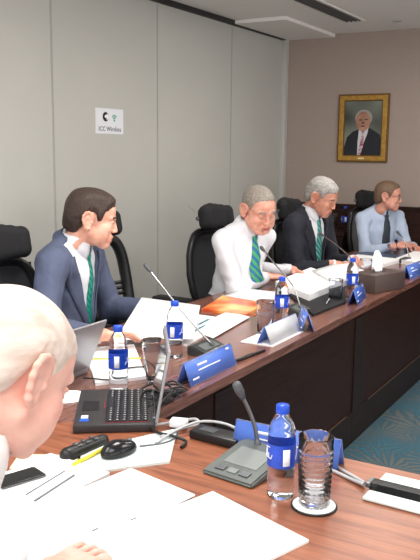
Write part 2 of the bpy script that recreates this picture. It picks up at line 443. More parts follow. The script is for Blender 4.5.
disc_x(bm, 0.048, 0.006, 0.008, 0.0035, 0.0045, 10); obj('signal_symbol', bm, mat('green_print', (60, 165, 135), 0.5), s)
me = text_mesh('ICC Wireless', 0.044, Matrix.Translation((0.004, 0, -0.052)) @ Matrix(((0, 0, 1, 0), (1, 0, 0, 0), (0, 1, 0, 0), (0, 0, 0, 1))))
link('lettering', me, mat('notice_ink', (70, 70, 78), 0.6), s)
tag(obj('wall_scuff', strip(B(), [[(0, 0, 0.02), (0, 0, 0.008)], [(0, 0.05, -0.012), (0, 0.05, -0.02)], [(0, 0.10, -0.045), (0, 0.10, -0.052)]], 0.001), mat('scuff', (196, 195, 190), 0.6)), 'pale diagonal scuff mark on the grey partition wall', 'scuff mark', loc=(XW+0.002, 5.15, 1.09))

# ------------------------------------------------------------------ portrait
p = thing('framed_portrait', 'gilt framed portrait of a seated person in a dark suit, on the back wall', 'picture', (-2.39, YB, 1.745))
PW, PH = 0.48, 0.615
def fr(bm, w, h, t, y0, y1):
    for sx in (-1, 1): box(bm, (sx*(w/2-t/2), (y0+y1)/2, 0), (t, abs(y1-y0), h), 0.003)
    for sz in (-1, 1): box(bm, (0, (y0+y1)/2, sz*(h/2-t/2)), (w-2*t+0.002, abs(y1-y0), t), 0.003)
    return bm
obj('outer_edge', fr(B(), PW, PH, 0.016, 0, -0.028), M_goldd, p)
obj('moulding', fr(B(), PW-0.028, PH-0.028, 0.042, 0, -0.036), M_gold, p)
obj('liner', fr(B(), PW-0.112, PH-0.112, 0.008, 0, -0.026), M_goldd, p)
obj('canvas', box(B(), (0, -0.009, 0), (PW-0.1, 0.018, PH-0.1)), mat('portrait_ground', (132, 138, 126), 0.5, rgb2=(52, 56, 50), scale=2.6, detail=1), p)
Mz = Matrix(((1, 0, 0, 0), (0, 0, -1, 0), (0, 1, 0, 0), (0, 0, 0, 1)))   # polygon (x,z) standing up
def pol(pts, y, m_, nm):
    bm = B(); prism(bm, pts, y, y+0.001, Mz); return obj(nm, bm, m_, p)
Z0 = -0.256
pol([(-0.182, Z0), (-0.175, -0.17), (-0.15, -0.08), (-0.095, -0.03), (-0.03, -0.005), (0.07, -0.0), (0.12, -0.03), (0.165, -0.06), (0.18, -0.12), (0.183, Z0)], 0.0185, mat('painted_suit', (24, 26, 36), 0.5), 'painted_suit')
pol([(-0.035, -0.0), (0.055, 0.01), (0.045, -0.05), (0.0, -0.17), (-0.035, Z0), (-0.045, Z0), (-0.045, -0.12)], 0.0197, mat('painted_shirt', (206, 206, 214), 0.5), 'painted_shirt')
bm = B(); prism(bm, [(-0.015, -0.02), (0.02, -0.02), (0.014, -0.045), (0.01, -0.16), (-0.02, Z0), (-0.045, Z0), (-0.02, -0.14), (-0.008, -0.05)], 0.0209, 0.0219, Mz)
obj('painted_tie', bm, mat('painted_tie', (150, 36, 48), 0.5, rgb2=(210, 190, 200), scale=28, stretch=(1, 1, 2)), p)
def ov(cx, cz, rx, rz, n=22): return [(cx+rx*math.cos(2*PI*k/n), cz+rz*math.sin(2*PI*k/n)) for k in range(n)]
pol(ov(0.005, 0.092, 0.082, 0.075), 0.0197, mat('painted_hair', (150, 148, 142), 0.6), 'painted_hair')
pol(ov(0.0, 0.062, 0.07, 0.088), 0.0209, mat('painted_face', (190, 142, 118), 0.5, rgb2=(140, 96, 78), scale=9), 'painted_face')
bm = B()
for q in (ov(-0.026, 0.075, 0.016, 0.006), ov(0.03, 0.078, 0.016, 0.006), ov(0.0, 0.018, 0.024, 0.006), ov(0.0, 0.048, 0.012, 0.008)): prism(bm, q, 0.0219, 0.0224, Mz)
obj('painted_features', bm, mat('painted_shadow', (74, 46, 38), 0.5), p)
obj('name_plate', box(B(), (0.0, -0.037, -PH/2+0.035), (0.06, 0.003, 0.014)), mat('brass_plate', (226, 205, 160), 0.4), p)

# ------------------------------------------------------------------ conference table (U shape: near arm and left arm joined)
XI, XO, YI, YO = -1.275, -2.10, 1.837, 1.0
YE = 6.35
t = thing('conference_table', 'large polished wooden boardroom table with dark panelled skirt, all papers stand on it', 'table', (-1.7, 1.4, 0))
def tloc(bm):
    for v in bm.verts: v.co -= Vector((-1.7, 1.4, 0))
    return bm
bm = B(); prism(bm, [(XI, YI), (XO, YO), (1.6, YO), (1.6, YI)], T-0.035, T); obj('tabletop', tloc(bm), M_topx, t)
bm = B(); prism(bm, [(XI, YI), (XI, YE), (XO, YE), (XO, YO)], T-0.035, T); obj('tabletop', tloc(bm), M_topy, t)
XS = XI-0.012
bm = B(); box(bm, (XS-0.012, (YI+YE)/2, (T-0.035)/2), (0.024, YE-YI, T-0.036)); obj('skirt_panel', tloc(bm), M_skirt, t)
bm = B()
for y in (2.32, 3.78, 5.2, 6.28): box(bm, (XS+0.003, y, (T-0.05)/2), (0.008, 0.14, T-0.05), 0.002)
box(bm, (XS+0.0025, (YI+YE)/2, 0.088), (0.007, YE-YI, 0.175), 0.001)
obj('skirt_stile', tloc(bm), M_skirtd, t)
bm = B()
for a, b in ((2.4, 3.62), (3.96, 5.08), (5.3, 6.2)): box(bm, (XS+0.006, (a+b)/2, 0.178), (0.006, b-a, 0.005))
obj('skirt_trim', tloc(bm), M_trim, t)
bm = B(); box(bm, (0.16, YI-0.024, (T-0.035)/2), (2.85, 0.024, T-0.036)); obj('skirt_panel', tloc(bm), M_skirt, t)
bm = B()
bm.free()
for x in (-0.9, 0.3, 1.4): obj('support', tloc(box(B(), (x, YO+0.32, (T-0.036)/2), (0.06, 0.4, T-0.037), 0.002)), M_skirtd, t)
for y in (2.4, 3.8, 5.3, 6.25): obj('support', tloc(box(B(), (-1.58, y, (T-0.036)/2), (0.4, 0.05, T-0.037), 0.002)), M_skirtd, t)

# ------------------------------------------------------------------ office chairs
def make_chair(label, loc, rz, mesh_m=None, seat_h=0.46):
    c = thing('office_chair', label, 'chair', loc, rz, None)   # local +y is forward
    bm = B()
    box(bm, (0, 0.02, seat_h-0.03), (0.50, 0.48, 0.075), 0.03, seg=3); obj('seat', bm, M_blackm, c, True)
    # backrest frame: rounded loop, bowed, plus mesh sheet
    def bp(u, v):    # u -1..1, v 0..1
        ww = 0.235*(0.86+0.14*math.sin(PI*min(1, v*1.1)))
        return Vector((u*ww, -0.235-0.035*math.sin(PI*v*0.8)-0.06*v+0.035*u*u, seat_h+0.07+0.50*v))
    loop = []
    N = 40
    for k in range(N):
        a = 2*PI*k/N; ca, sa = math.cos(a), math.sin(a)
        u = math.copysign(abs(ca)**0.45, ca); v = 0.5+0.5*math.copysign(abs(sa)**0.45, sa)
        loop.append(bp(u, v))
    obj('backrest_frame', tube(B(), loop, 0.034 if mesh_m == 'open' else 0.022, 8, closed=True), M_black, c)
    rows = [[bp(-0.97+1.94*j/10, 0.03+0.94*i/12) for j in range(11)] for i in range(13)]
    if mesh_m == 'open':
        bm = B()
        for zz in (0.34, 0.40, 0.46): tube(bm, [bp(-0.95+1.9*j/10, zz) for j in range(11)], 0.012, 6)
        obj('lumbar_pad', bm, M_black, c)
    else:
        obj('backrest_mesh', strip(B(), rows, 0.006), mesh_m or M_meshf, c)
    bm = B(); tube(bm, [(0, -0.17, seat_h-0.06), (0, -0.29, seat_h-0.02), (0, -0.345, seat_h+0.15), (0, -0.36, seat_h+0.38), (0, -0.325, seat_h+0.56), (0, -0.30, seat_h+0.62)], 0.018, 8, 6); obj('spine', bm, M_black, c)
    # headrest
    h = Clay((-0.20, -0.42, seat_h+0.50), (0.20, -0.18, seat_h+0.82), 0.008)
    for k in range(7):
        u = -1+k/3; x = u*0.115; y = -0.285+0.045*u*u
        h.cap((x, y, seat_h+0.61+0.016*abs(u)), (x, y-0.012, seat_h+0.705-0.016*abs(u)), 0.040, 0.040, 0.012)
    V, Q = h.net(); link('headrest', mesh_np('headrest', [(V, Q, 0)]), M_blackm, c)
    bm = B(); tube(bm, [(-0.155, -0.275, seat_h+0.655), (0.155, -0.275, seat_h+0.655)], 0.013, 8); obj('headrest_pivot', bm, M_steel, c)
    for sx in (-1, 1):
        a = B(); tube(a, [(sx*0.20, 0, seat_h-0.06), (sx*0.285, 0, seat_h-0.04), (sx*0.30, -0.01, seat_h+0.06), (sx*0.30, -0.01, seat_h+0.19)], 0.02, 8, 5)
        o = obj('armrest', a, M_black, c)
        a = B(); box(a, (sx*0.30, 0.03, seat_h+0.21), (0.09, 0.25, 0.035), 0.015, seg=3); obj('arm_pad', a, M_blackm, o, True)
    bm = B(); tube(bm, [(0, 0, 0.09), (0, 0, seat_h-0.07)], 0.03, 12); box(bm, (0, 0, seat_h-0.085), (0.2, 0.26, 0.04), 0.01); obj('gas_column', bm, M_black, c)
    for k in range(5):
        a = 2*PI*k/5+0.3; dx, dy = math.cos(a), math.sin(a)
        bm = B(); tube(bm, [(0.02*dx, 0.02*dy, 0.12), (0.30*dx, 0.30*dy, 0.075)], [0.028, 0.018], 8); o = obj('base_leg', bm, M_black, c)
        bm = B(); tube(bm, [(0.30*dx-0.02*dy, 0.30*dy+0.02*dx, 0.03), (0.30*dx+0.02*dy, 0.30*dy-0.02*dx, 0.03)], 0.03, 12); obj('caster', bm, M_blackm, o)
    return c
E90 = -PI/2   # facing +X
make_chair('empty black office chair at far left whose rounded headrest shows above the white-haired man', (-2.21, 2.38, 0), E90-0.1)
make_chair('empty black office chair with open back frame between blue-suited man and white-shirted man', (-2.42, 3.36, 0), E90-0.05, 'open')
make_chair('black mesh office chair with headrest occupied by the man in a white shirt', (-2.13, 4.12, 0), E90-0.15)
make_chair('black office chair occupied by the grey-haired man in a dark suit', (-2.02, 5.04, 0), E90-0.0)
make_chair('black office chair with pale grey back occupied by the bespectacled man in light blue shirt', (-1.95, 6.45, 0), E90-0.2, M_greyf)
make_chair('black office chair holding the white-haired man in the foreground', (-0.86, 0.40, 0), 0.0)

# ------------------------------------------------------------------ people
def skinmat(nm, rgb, rgb2): return mat(nm, rgb, 0.5, noise=0.1, scale=26, rgb2=rgb2, sss=0.12, bump=0.05)
M_lip = mat('lips', (168, 96, 86), 0.5); M_eyew = mat('eye_white', (222, 216, 210), 0.25); M_iris = mat('iris', (48, 52, 58), 0.2); M_brow = mat('eyebrow', (112, 88, 74), 0.9)
def waves(X, Y, Z, f, seed=0):
    r = np.random.RandomState(seed); o = 0
    for i in range(5):
        k = r.normal(size=3); k = k/np.linalg.norm(k)*f*(0.7+0.25*i)
        o = o+np.sin(k[0]*X+k[1]*Y+k[2]*Z+r.rand()*6+1.3*np.sin(k[1]*X*0.6-k[0]*Z*0.6+i))/(1+0.35*i)
    return o/3.0
def folds(C, amp, f=30, seed=0, sel=None):
    X, Y, Z = C.grid(); n = waves(X, Y, Z, f, seed); n = amp*(1-2*np.abs(n))
    C.F += (n if sel is None else n*sel).astype(np.float32)
def ear_pts(sd, flare=0.0):
    o = [(.014, .006), (.013, .020), (.006, .031), (-.006, .036), (-.018, .032), (-.025, .018), (-.024, .002), (-.017, -.014), (-.009, -.027), (.001, -.034), (.009, -.028), (.010, -.016)]
    return [(sd*(.0735+.004+(.014-u)*.45+flare), u-.012, v_-.006) for u, v_ in o]
def make_head(res, age=0, jaw=0.0, nose=1.0):
    C = Clay((-.115, -.135, -.185), (.115, .145, .135), res)
    C.ell((0, -.014, .034), (.0755, .097, .083), .01)
    C.ell((0, .02, -.028), (.060+jaw, .068, .084), .02)
    C.ell((0, .045, .035), (.060, .045, .055), .02)
    for sd in (-1, 1):
        C.cap((sd*(.050+jaw), .0, -.055), (sd*(.022+jaw), .062, -.098), .019, .017, .02)
        C.ell((sd*.040, .060, -.026), (.024, .024, .020), .018)
        C.ell((sd*(.042+jaw*.8), .045, -.058), (.025, .034, .036), .02)
        C.cap((sd*.014, .091, .020), (sd*.044, .078, .022), .0075, .007, .012)
    C.ell((0, .072, -.098), (.024, .02, .018), .016)
    C.ell((0, .078, -.068), (.028, .022, .022), .015)
    for sd in (-1, 1):
        C.ell((sd*.031, .100, .001), (.017, .014, .010), .010, 'cut')
        C.ell((sd*.031, .0755, .0005), (.0135, .0135, .0125), .004)
        C.cap((sd*.019, .0885, .0065), (sd*.043, .084, .0055), .0035, .0035, .004)
        C.cap((sd*.021, .086, -.0095), (sd*.041, .083, -.0075), .0035, .0035, .005)
    C.cap((0, .088, .010), (0, .088+.017*nose, -.031), .0080, .0098, .012)
    for sd in (-1, 1):
        C.ell((sd*.0115, .092+.006*nose, -.035), (.008, .009, .0065), .006)
        
    C.cap((-.018, .0915, -.0625), (.018, .0915, -.0625), .0055, .0055, .005)
    C.cap((-.007, .097, -.061), (.007, .097, -.061), .005, .005, .005)
    C.cap((-.015, .0915, -.074), (.015, .0915, -.074), .0062, .0062, .005)
    C.cap((-.024, .0985, -.068), (.024, .0985, -.068), .0022, .0022, .003, 'cut')
    for sd in (-1, 1):
        ps = ear_pts(sd)
        C.ell((sd*.081, -.014, -.002), (.0065, .019, .031), .004, rot=(0, 0, sd*.42))
        for a, b in zip(ps, ps[1:]): C.cap(a, b, .0042, .0042, .0075)
        C.ell((sd*.094, -.013, -.008), (.010, .0095, .015), .003, 'cut')
        C.ell((sd*.082, .003, -.010), (.0045, .004, .007), .004)
        C.cap(ear_pts(sd)[8], ear_pts(sd)[9], .0062, .0058, .004)
    C.cap((0, -.022, -.05), (0, -.046, -.115), .050+jaw*.6, .050+jaw*.6, .02)
    if age:
        X, Y, Z = C.grid(); C.F += (0.0012*waves(X, Y*1.5, Z, 190, 3)*(Y > -.02)).astype(np.float32)
    return C
def head_mats(P):
    x, y, z = P.T; mi = np.zeros(len(P), int); ax = np.abs(x)
    lip = (y > .088) & (ax < .022) & (z > -.0795) & (z < -.0575); mi[lip] = 1
    ew = ((ax-.031)**2/.0115**2+(z+.001)**2/.0062**2 < 1) & (y > .07); mi[ew] = 2
    ir = ((ax-.031)**2+(z+.001)**2 < .0048**2) & (y > .07); mi[ir] = 3
    br = (ax > .015) & (ax < .048) & (np.abs(z-.0245+.12*(ax-.03)) < .0045) & (y > .06); mi[br] = 4
    return mi
def make_hair(head, res, thick, line, seed, wave=0.0015, top_y=None, fr=90, bald=0):
    C = Clay(head.lo, head.lo+head.h*(head.n-1), head.h)
    C.ell((0, -.015, .035), (.0762, .0978, .0838), .01)
    C.ell((0, .045, .035), (.0605, .0455, .0555), .02)
    C.ell((0, -.055, -.015), (.063, .050, .065), .02)
    X, Y, Z = C.grid()
    ys = [q[0] for q in line]; zs = [q[1] for q in line]
    zl = np.interp(np.broadcast_to(Y, (1, len(C.ax[1]), 1)), ys, zs)
    zl = zl+0.003*np.sin(Y*310+X*190)+0.002*np.sin(X*520+Y*90)
    tp = np.clip((Z-zl)/.030+.12, .12, 1)
    C.F += ((wave*waves(X*1.2, Y*.35, Z*1.0, fr, seed)-thick)*tp-.0008).astype(np.float32)
    d = (zl-Z+0*X)*0.8
    C.F = np.maximum(C.F, d.astype(np.float32))
    if bald: C.ell((0, bald[0], bald[1]), bald[2], .006, 'cut')
    # keep clear of the ears
    for sd in (-1, 1): C.ell((sd*.088, -.010, -.004), (.02, .020, .036), .006, 'cut')
    return C
def make_hand(C, side, curl=0.35, spread=1.0, thumb=0.5):
    """finger +y, back of hand +z, thumb towards side*-x ; wrist at origin"""
    tx = -side
    C.cap((0, -.06, 0), (0, .01, 0), .026, .026, .01)
    for u in (-.026, -.009, .009, .026):
        C.cap((u*.75, .012, 0), (u, .082, .002-abs(u)*.1), .0135, .0115, .008)
    L = [.068, .078, .072, .056]
    for i, u in enumerate((.030, .010, -.010, -.029)):
        x = tx*u; p = np.array([x, .084, .0]); l = L[i]; r = .0088-.0006*(i == 3)
        ang = -0.12; dx = tx*(u*1.6)*spread
        for k, fr_ in enumerate((.46, .30, .24)):
            ang += curl*(0.65 if k == 0 else 1.0)
            d = np.array([dx, math.cos(ang), -math.sin(ang)]); d /= np.linalg.norm(d); q = p+d*l*fr_
            C.cap(p, q, r, r*.93, .003); p = q; r *= .93
    p = [np.array([tx*.022, .018, -.006]), np.array([tx*.044, .046, -.014]), np.array([tx*(.054+.0*thumb), .076, -.020-.010*thumb]), np.array([tx*(.050), .100, -.024-.016*thumb])]
    for a, b, ra, rb in zip(p, p[1:], (.015, .0115, .010), (.0115, .010, .0085)): C.cap(a, b, ra, rb, .006)
def frame_m(pos, y, z):
    y = Vector(y).normalized(); z = Vector(z); z = (z-y*z.dot(y)).normalized(); x = y.cross(z)
    return Matrix(((x.x, y.x, z.x, pos[0]), (x.y, y.y, z.y, pos[1]), (x.z, y.z, z.z, pos[2]), (0, 0, 0, 1)))
def person(label, head, ta, ha, pitch, roll, lean, o):
    hp = Vector(head); s0 = o.get('hs', 1.0)
    L = Matrix.Translation((0, 0, .53)) @ Matrix.Rotation(-rad(lean), 4, 'X') @ Matrix.Translation((0, 0, -.53))
    ht = Vector((o.get('nx', 0), o.get('nf', .055), 1.178))
    q = L @ ht; S = hp.z/q.z
    Rz = Matrix.Rotation(rad(ta-90), 4, 'Z')
    q2 = Rz @ (q*S); root = thing('person', label, 'person', (hp.x-q2.x, hp.y-q2.y, 0), rad(ta-90))
    MR = Matrix.Translation((hp.x-q2.x, hp.y-q2.y, 0)) @ Rz
    MRi = MR.inverted(); MT = Matrix.Scale(S, 4) @ L; MTi = (MR @ MT).inverted()
    MH = MRi @ Matrix.Translation(hp) @ Matrix.Rotation(rad(ha-90), 4, 'Z') @ Matrix.Rotation(-rad(pitch), 4, 'X') @ Matrix.Rotation(rad(roll), 4, 'Y') @ Matrix.Scale(s0, 4)
    MHt = MT.inverted() @ MH
    W3 = lambda p_: np.array(MTi @ Vector(p_))
    sh = {}; el = {}; wr = {}
    for sd, nm in ((1, 'right'), (-1, 'left')):
        wp, fd, pn, cu = o[nm]
        a = np.array([sd*.19, 0.0, .985]); w_ = W3(wp)
        v_ = w_-a; dist = np.linalg.norm(v_); lu, lf = .285, .265
        if dist > lu+lf-.005: k = dist/(lu+lf-.005); lu *= k; lf *= k
        d0 = v_/dist; x_ = (lu**2-lf**2+dist**2)/(2*dist); h_ = math.sqrt(max(lu**2-x_**2, 0))
        pole = np.array(o.get('pole_'+nm, (sd*.5, -.25, -1.0))); pole = pole-d0*(pole@d0); pole /= np.linalg.norm(pole)
        e = a+d0*x_+pole*h_; sh[sd] = a; el[sd] = e; wr[sd] = w_
    b_ = o.get('belly', 0.0)
    def torso(C, e, k=.05):
        C.ell((0, 0, .56), (.172+e, .13+e, .13+e), k)
        C.ell((0, .018+b_*.6, .70), (.158+e+b_*.5, .122+e+b_, .17), k)
        C.ell((0, .0, .87), (.172+e, .112+e, .18), k)
        C.cap((-.15, -.008, .985), (.15, -.008, .985), .060+e, .060+e, k)
        C.cap((-.13, -.018, 1.0), (0, -.020, 1.060), .050+e, .052+e, .03)
        C.cap((.13, -.018, 1.0), (0, -.020, 1.060), .050+e, .052+e, .03)
    hb = np.array(MHt @ Vector((0, -.022, -.06)))
    lo, hi = np.array([-.5, -.3, .38]), np.array([.5, .62, 1.2])
    pts = np.array([el[1], el[-1], wr[1], wr[-1]]); lo = np.minimum(lo, pts.min(0)-.1); hi = np.maximum(hi, pts.max(0)+.1)
    # --- the body: one mesh
    C = Clay(lo, np.maximum(hi, [0, 0, 1.25]), .012)
    torso(C, -.014)
    C.cap((0, -.025, 1.0), hb, .052, .051, .03)
    for sd in (1, -1): C.cap(sh[sd], el[sd], .045, .038, .02); C.cap(el[sd], wr[sd], .037, .024, .01)
    V, Q = C.net(); parts = [(npt(MT, V), Q, 0)]
    res = o.get('res', .004)
    H = make_head(res, o.get('age', 0), o.get('jaw', 0), o.get('nose', 1.0)); V, Q = H.net(); P = V[Q].mean(1)
    mi = head_mats(P)
    if o.get('closed'): mi[(mi == 2) | (mi == 3)] = 0; ls = (np.abs(np.abs(P[:, 0])-.031) < .011) & (np.abs(P[:, 2]+.0055) < .0018) & (P[:, 1] > .07); mi[ls] = 4
    parts.append((npt(MH, V), Q, mi))
    for sd, nm in ((1, 'right'), (-1, 'left')):
        wp, fd, pn, cu = o[nm]
        Hc = Clay((-.085, -.07, -.11), (.085, .2, .05), o.get('hres', .0035)); make_hand(Hc, sd, cu)
        V, Q = Hc.net(); parts.append((npt(MRi @ frame_m(wp, fd, pn), V), Q, 0))
    # legs
    C = Clay((-.34, -.2, 0.0), (.34, .72, .68), .014)
    kx = .12
    for sd in (1, -1): C.cap((sd*.09, .0, .53), (sd*kx, .42, .50), .075, .055, .03); C.cap((sd*kx, .42, .50), (sd*kx, .44, .10), .05, .036, .02); C.cap((sd*kx, .43, .045), (sd*kx, .56, .035), .035, .03, .02)
    V, Q = C.net(); parts.append((V, Q, 0))
    body = link('body', mesh_np('body', parts), [o['skin'], M_lip, M_eyew, M_iris, o.get('brow', M_brow)], root)
    # --- trousers and shoes
    C = Clay((-.34, -.24, 0.0), (.34, .72, .72), .012)
    C.ell((0, 0, .55), (.19, .15, .13), .03)
    for sd in (1, -1): C.cap((sd*.09, .0, .53), (sd*kx, .42, .50), .09, .072, .03); C.cap((sd*kx, .42, .50), (sd*kx, .44, .13), .066, .055, .02)
    V, Q = C.net(); link('trousers', mesh_np('trousers', [(V, Q, 0)]), o['trousers'], root)
    for sd in (1, -1):
        C = Clay((sd*kx-.08, .34, -.01), (sd*kx+.08, .72, .15), .01)
        C.ell((sd*kx, .44, .055), (.042, .06, .052), .02); C.ell((sd*kx, .54, .036), (.045, .11, .034), .02)
        V, Q = C.net(); V[:, 2] = np.maximum(V[:, 2], 0.0); link('shoe', mesh_np('shoe', [(V, Q, 0)]), M_black, root)
    # --- hair
    if 'hair' in o:
        hr = o['hair']; C = make_hair(H, res, hr.get('thick', .007), hr['line'], hr.get('seed', 1), hr.get('wave', .0016), fr=hr.get('fr', 90), bald=hr.get('bald', 0))
        V, Q = C.net(); link('hair', mesh_np('hair', [(npt(MH, V), Q, 0)]), hr['m'], root)
    # --- shirt
    fres = o.get('cres', .008)
    Cs = Clay(lo, hi, fres); torso(Cs, 0.0)
    nb0 = np.array([0, -.018, 1.035]); Cs.cap(nb0, nb0+(hb-nb0)*.40, .064, .060, .02)
    ja = 'jacket' in o
    if not ja:
        for sd in (1, -1):
            d_ = (wr[sd]-el[sd]); d_ /= np.linalg.norm(d_)
            Cs.cap(sh[sd], el[sd], .060, .052, .03); Cs.cap(el[sd], wr[sd]-d_*.02, .053, .036, .02)
    X, Y, Z = Cs.grid()
    folds(Cs, .006, 19, o.get('seed', 1)); folds(Cs, .0035, 42, o.get('seed', 1)+5)
    Cs.cap((0, -.02, 1.06), np.array([0, -.02, 1.04])+(hb-np.array([0, -.02, 1.04]))*1.2, .050, .050, 0, 'cut')
    for sd in (1, -1):
        if not ja:
            d_ = (wr[sd]-el[sd]); d_ /= np.linalg.norm(d_)
            Cs.cap(wr[sd]-d_*.012, wr[sd]+d_*.06, .03, .05, 0, 'cut')
    V, Q = Cs.net(); link('shirt', mesh_np('shirt', [(npt(MT, V), Q, 0)]), o['shirt'], root)
    def collar(nm, m_, r0, r1, z0, z1, gap, par=root, dropf=.04, th=.003):
        bm = B(); rows = []; base = np.array([0, -.018, 0]); tl = (hb-np.array([0, -.02, 1.03]))
        N = 30
        for k in range(N+1):
            a = -PI+gap+(2*PI-2*gap)*k/N; fr_ = abs(a)/PI
            ca, sa = math.sin(a), -math.cos(a)
            dz = -dropf*max(0, fr_-.55)/.45
            c1 = base+tl*(z1)*.9; tp = Vector((c1[0]+r0*ca, c1[1]+r0*sa*1.05, 1.045+tl[2]*z1+dz*.55))
            c0 = base+tl*(z0)*.9; bt = Vector((c0[0]+r1*ca, c0[1]+r1*sa*1.05+.012*fr_, 1.045+tl[2]*z0+dz*1.5))
            rows.append([MT @ tp, MT @ (tp*.5+bt*.5+Vector((ca, sa, 0))*.004), MT @ bt])
        return obj(nm, strip(bm, rows, th), m_, par, True)
    collar('collar', o['collar'] if 'collar' in o else o['shirt'], .062, .073, .0, .62, .16)
    # --- cuffs showing under jacket sleeves / closing the shirt sleeve
    for sd in (1, -1):
        d_ = Vector(wr[sd]-el[sd]).normalized(); w_ = Vector(wr[sd])
        bm = B(); tube(bm, [MT @ (w_-d_*.06), MT @ (w_-d_*.012)], [.039, .036], 16); obj('cuff', bm, o['collar'] if 'collar' in o else o['shirt'], root)
    # --- jacket
    Cf = Cs
    if ja:
        C = Clay(lo-.02, hi+.02, fres); torso(C, .013)
        for sd in (1, -1):
            d_ = (wr[sd]-el[sd]); d_ /= np.linalg.norm(d_)
            C.cap(sh[sd], el[sd], .068, .058, .035); C.cap(el[sd], wr[sd]-d_*.035, .058, .043, .02)
        folds(C, .005, 14, o.get('seed', 1)+2); folds(C, .003, 34, o.get('seed', 1)+7)
        tl_ = (hb-np.array([0, -.02, 1.03])); ring = []
        for k in range(17):
            a = -2.3+4.6*k/16; ring.append((.070*math.sin(a), -.018+tl_[1]*.25-.072*math.cos(a), 1.060+tl_[2]*.1-.030*max(0, abs(a)-1.2)))
        for a, b in zip(ring, ring[1:]): C.cap(a, b, .014, .014, .02)
        Cj = Clay(lo-.02, hi+.02, fres); Cj.F = C.F.copy(); Cj.ax = C.ax
        X, Y, Z = C.grid()
        vw = o.get('vw', 1.0); hw = vw*np.interp(Z, [.55, .66, .76, 1.0, 1.1], [-.02, .004, .026, .088, .085])+0*X
        d = np.maximum(np.abs(X)-hw, -(Y-.0)).astype(np.float32)
        C.F = np.maximum(C.F, -d)
        for sd in (1, -1):
            d_ = (wr[sd]-el[sd]); d_ /= np.linalg.norm(d_)
            C.cap(wr[sd]-d_*.03, wr[sd]+d_*.06, .037, .06, 0, 'cut')
        C.cap((0, -.02, 1.04), np.array([0, -.02, 1.04])+(hb-np.array([0, -.02, 1.04]))*1.6, .066, .072, .004, 'cut')
        V, Q = C.net(); link('jacket', mesh_np('jacket', [(npt(MT, V), Q, 0)]), o['jacket'], root)
        for sd in (1, -1):
            rows = []
            for z, wi in ((.69, .010), (.77, .034), (.84, .052), (.92, .068), (.962, .074), (.966, .056), (1.0, .052), (1.03, .040)):
                xi = vw*float(np.interp(z, [.55, .66, .76, 1.0, 1.1], [-.02, .004, .026, .088, .085]))
                r_ = []
                for j in range(4):
                    x = sd*(xi+wi*j/3-.002); yy = Cj.front(x, z)+.005; r_.append(MT @ Vector((x, yy, z)))
                rows.append(r_ if sd > 0 else r_)
            obj('lapel', strip(B(), rows, .005), o.get('lapel', o['jacket']), root)
    # --- tie
    if 'tie' in o:
        rows = []
        nb = hb-np.array([0, -.02, 1.03])
        for z, wi in ((1.055, .010), (1.04, .018), (1.02, .024), (1.0, .018), (.97, .026), (.92, .034), (.86, .040), (.80, .044), (.74, .047), (.70, .048), (.66, .002)):
            r_ = []
            for j in range(5):
                u = -1+j/2; x = u*wi*o.get('tw', 1.0); yy = max(Cs.front(x, z), Cs.front(0, z)-.01)+.008+(.010 if z > 1.005 else 0)-.003*abs(u)
                r_.append(MT @ Vector((x, yy, z)))
            rows.append(r_)
        obj('tie', strip(B(), rows, .005), o['tie'], root)
    if 'glasses' in o:
        bm = B()
        for sd in (-1, 1):
            tube(bm, [MH @ Vector((sd*.031+.019*math.cos(a), .098-.004*abs(math.cos(a)), .001+.015*math.sin(a))) for a in [2*PI*k/14 for k in range(14)]], .0014, 5, closed=True)
            tube(bm, [MH @ Vector(q_) for q_ in ((sd*.050, .094, .006), (sd*.072, .05, .008), (sd*.080, -.005, .012))], .0014, 5)
        tube(bm, [MH @ Vector((-.012, .100, .004)), MH @ Vector((.012, .100, .004))], .0014, 5)
        obj('glasses', bm, M_steel, root)
    if 'watch' in o:
        sd = 1 if o['watch'] == 'right' else -1
        d_ = Vector(wr[sd]-el[sd]).normalized(); w_ = Vector(wr[sd])
        bm = B(); tube(bm, [MT @ (w_-d_*.004), MT @ (w_+d_*.014)], [.031, .031], 16); obj('wristwatch', bm, mat('watch_strap', (46, 42, 90), 0.4), root)
    return root
def tie_mat(nm, a, b, sc_, rot=0.8):
    M = bpy.data.materials.new(nm); M.use_nodes = True; nt = M.node_tree; bs = nt.nodes['Principled BSDF']; bs.inputs['Roughness'].default_value = .4
    tc = nt.nodes.new('ShaderNodeTexCoord'); mp = nt.nodes.new('ShaderNodeMapping'); mp.inputs['Rotation'].default_value = (0, rot, 0)
    wv = nt.nodes.new('ShaderNodeTexWave'); wv.inputs['Scale'].default_value = sc_; wv.inputs['Distortion'].default_value = 3; wv.bands_direction = 'Z'
    cr = nt.nodes.new('ShaderNodeValToRGB'); cr.color_ramp.elements[0].color = srgb(*a); cr.color_ramp.elements[1].color = srgb(*b)
    cr.color_ramp.elements[0].position = .4; cr.color_ramp.elements[1].position = .6
    nt.links.new(tc.outputs['Object'], mp.inputs[0]); nt.links.new(mp.outputs[0], wv.inputs['Vector']); nt.links.new(wv.outputs['Fac'], cr.inputs[0]); nt.links.new(cr.outputs[0], bs.inputs['Base Color'])
    return M
M_shw = mat('white_shirt_cotton', (216, 217, 223), 0.8, bump=1.0, scale=9, stretch=(1, 1, .55), bdist=.03, detail=2)
M_shb = mat('pale_blue_shirt_cotton', (172, 186, 208), 0.8, bump=1.0, scale=9, stretch=(1, 1, .55), bdist=.03, detail=2)
M_shf = mat('foreground_shirt_cotton', (244, 243, 244), 0.8, noise=0.01, scale=40)
M_suitb = mat('blue_grey_suit_wool', (80, 88, 112), 0.85, rgb2=(70, 78, 102), bump=1.0, scale=9, stretch=(1, 1, .6), bdist=.025, detail=3)
M_suitd = mat('dark_navy_suit_wool', (32, 34, 45), 0.85, rgb2=(27, 29, 39), bump=1.0, scale=9, bdist=.025, detail=3)
M_trou = mat('dark_trouser_wool', (34, 36, 44), 0.9, noise=0.2, scale=300)
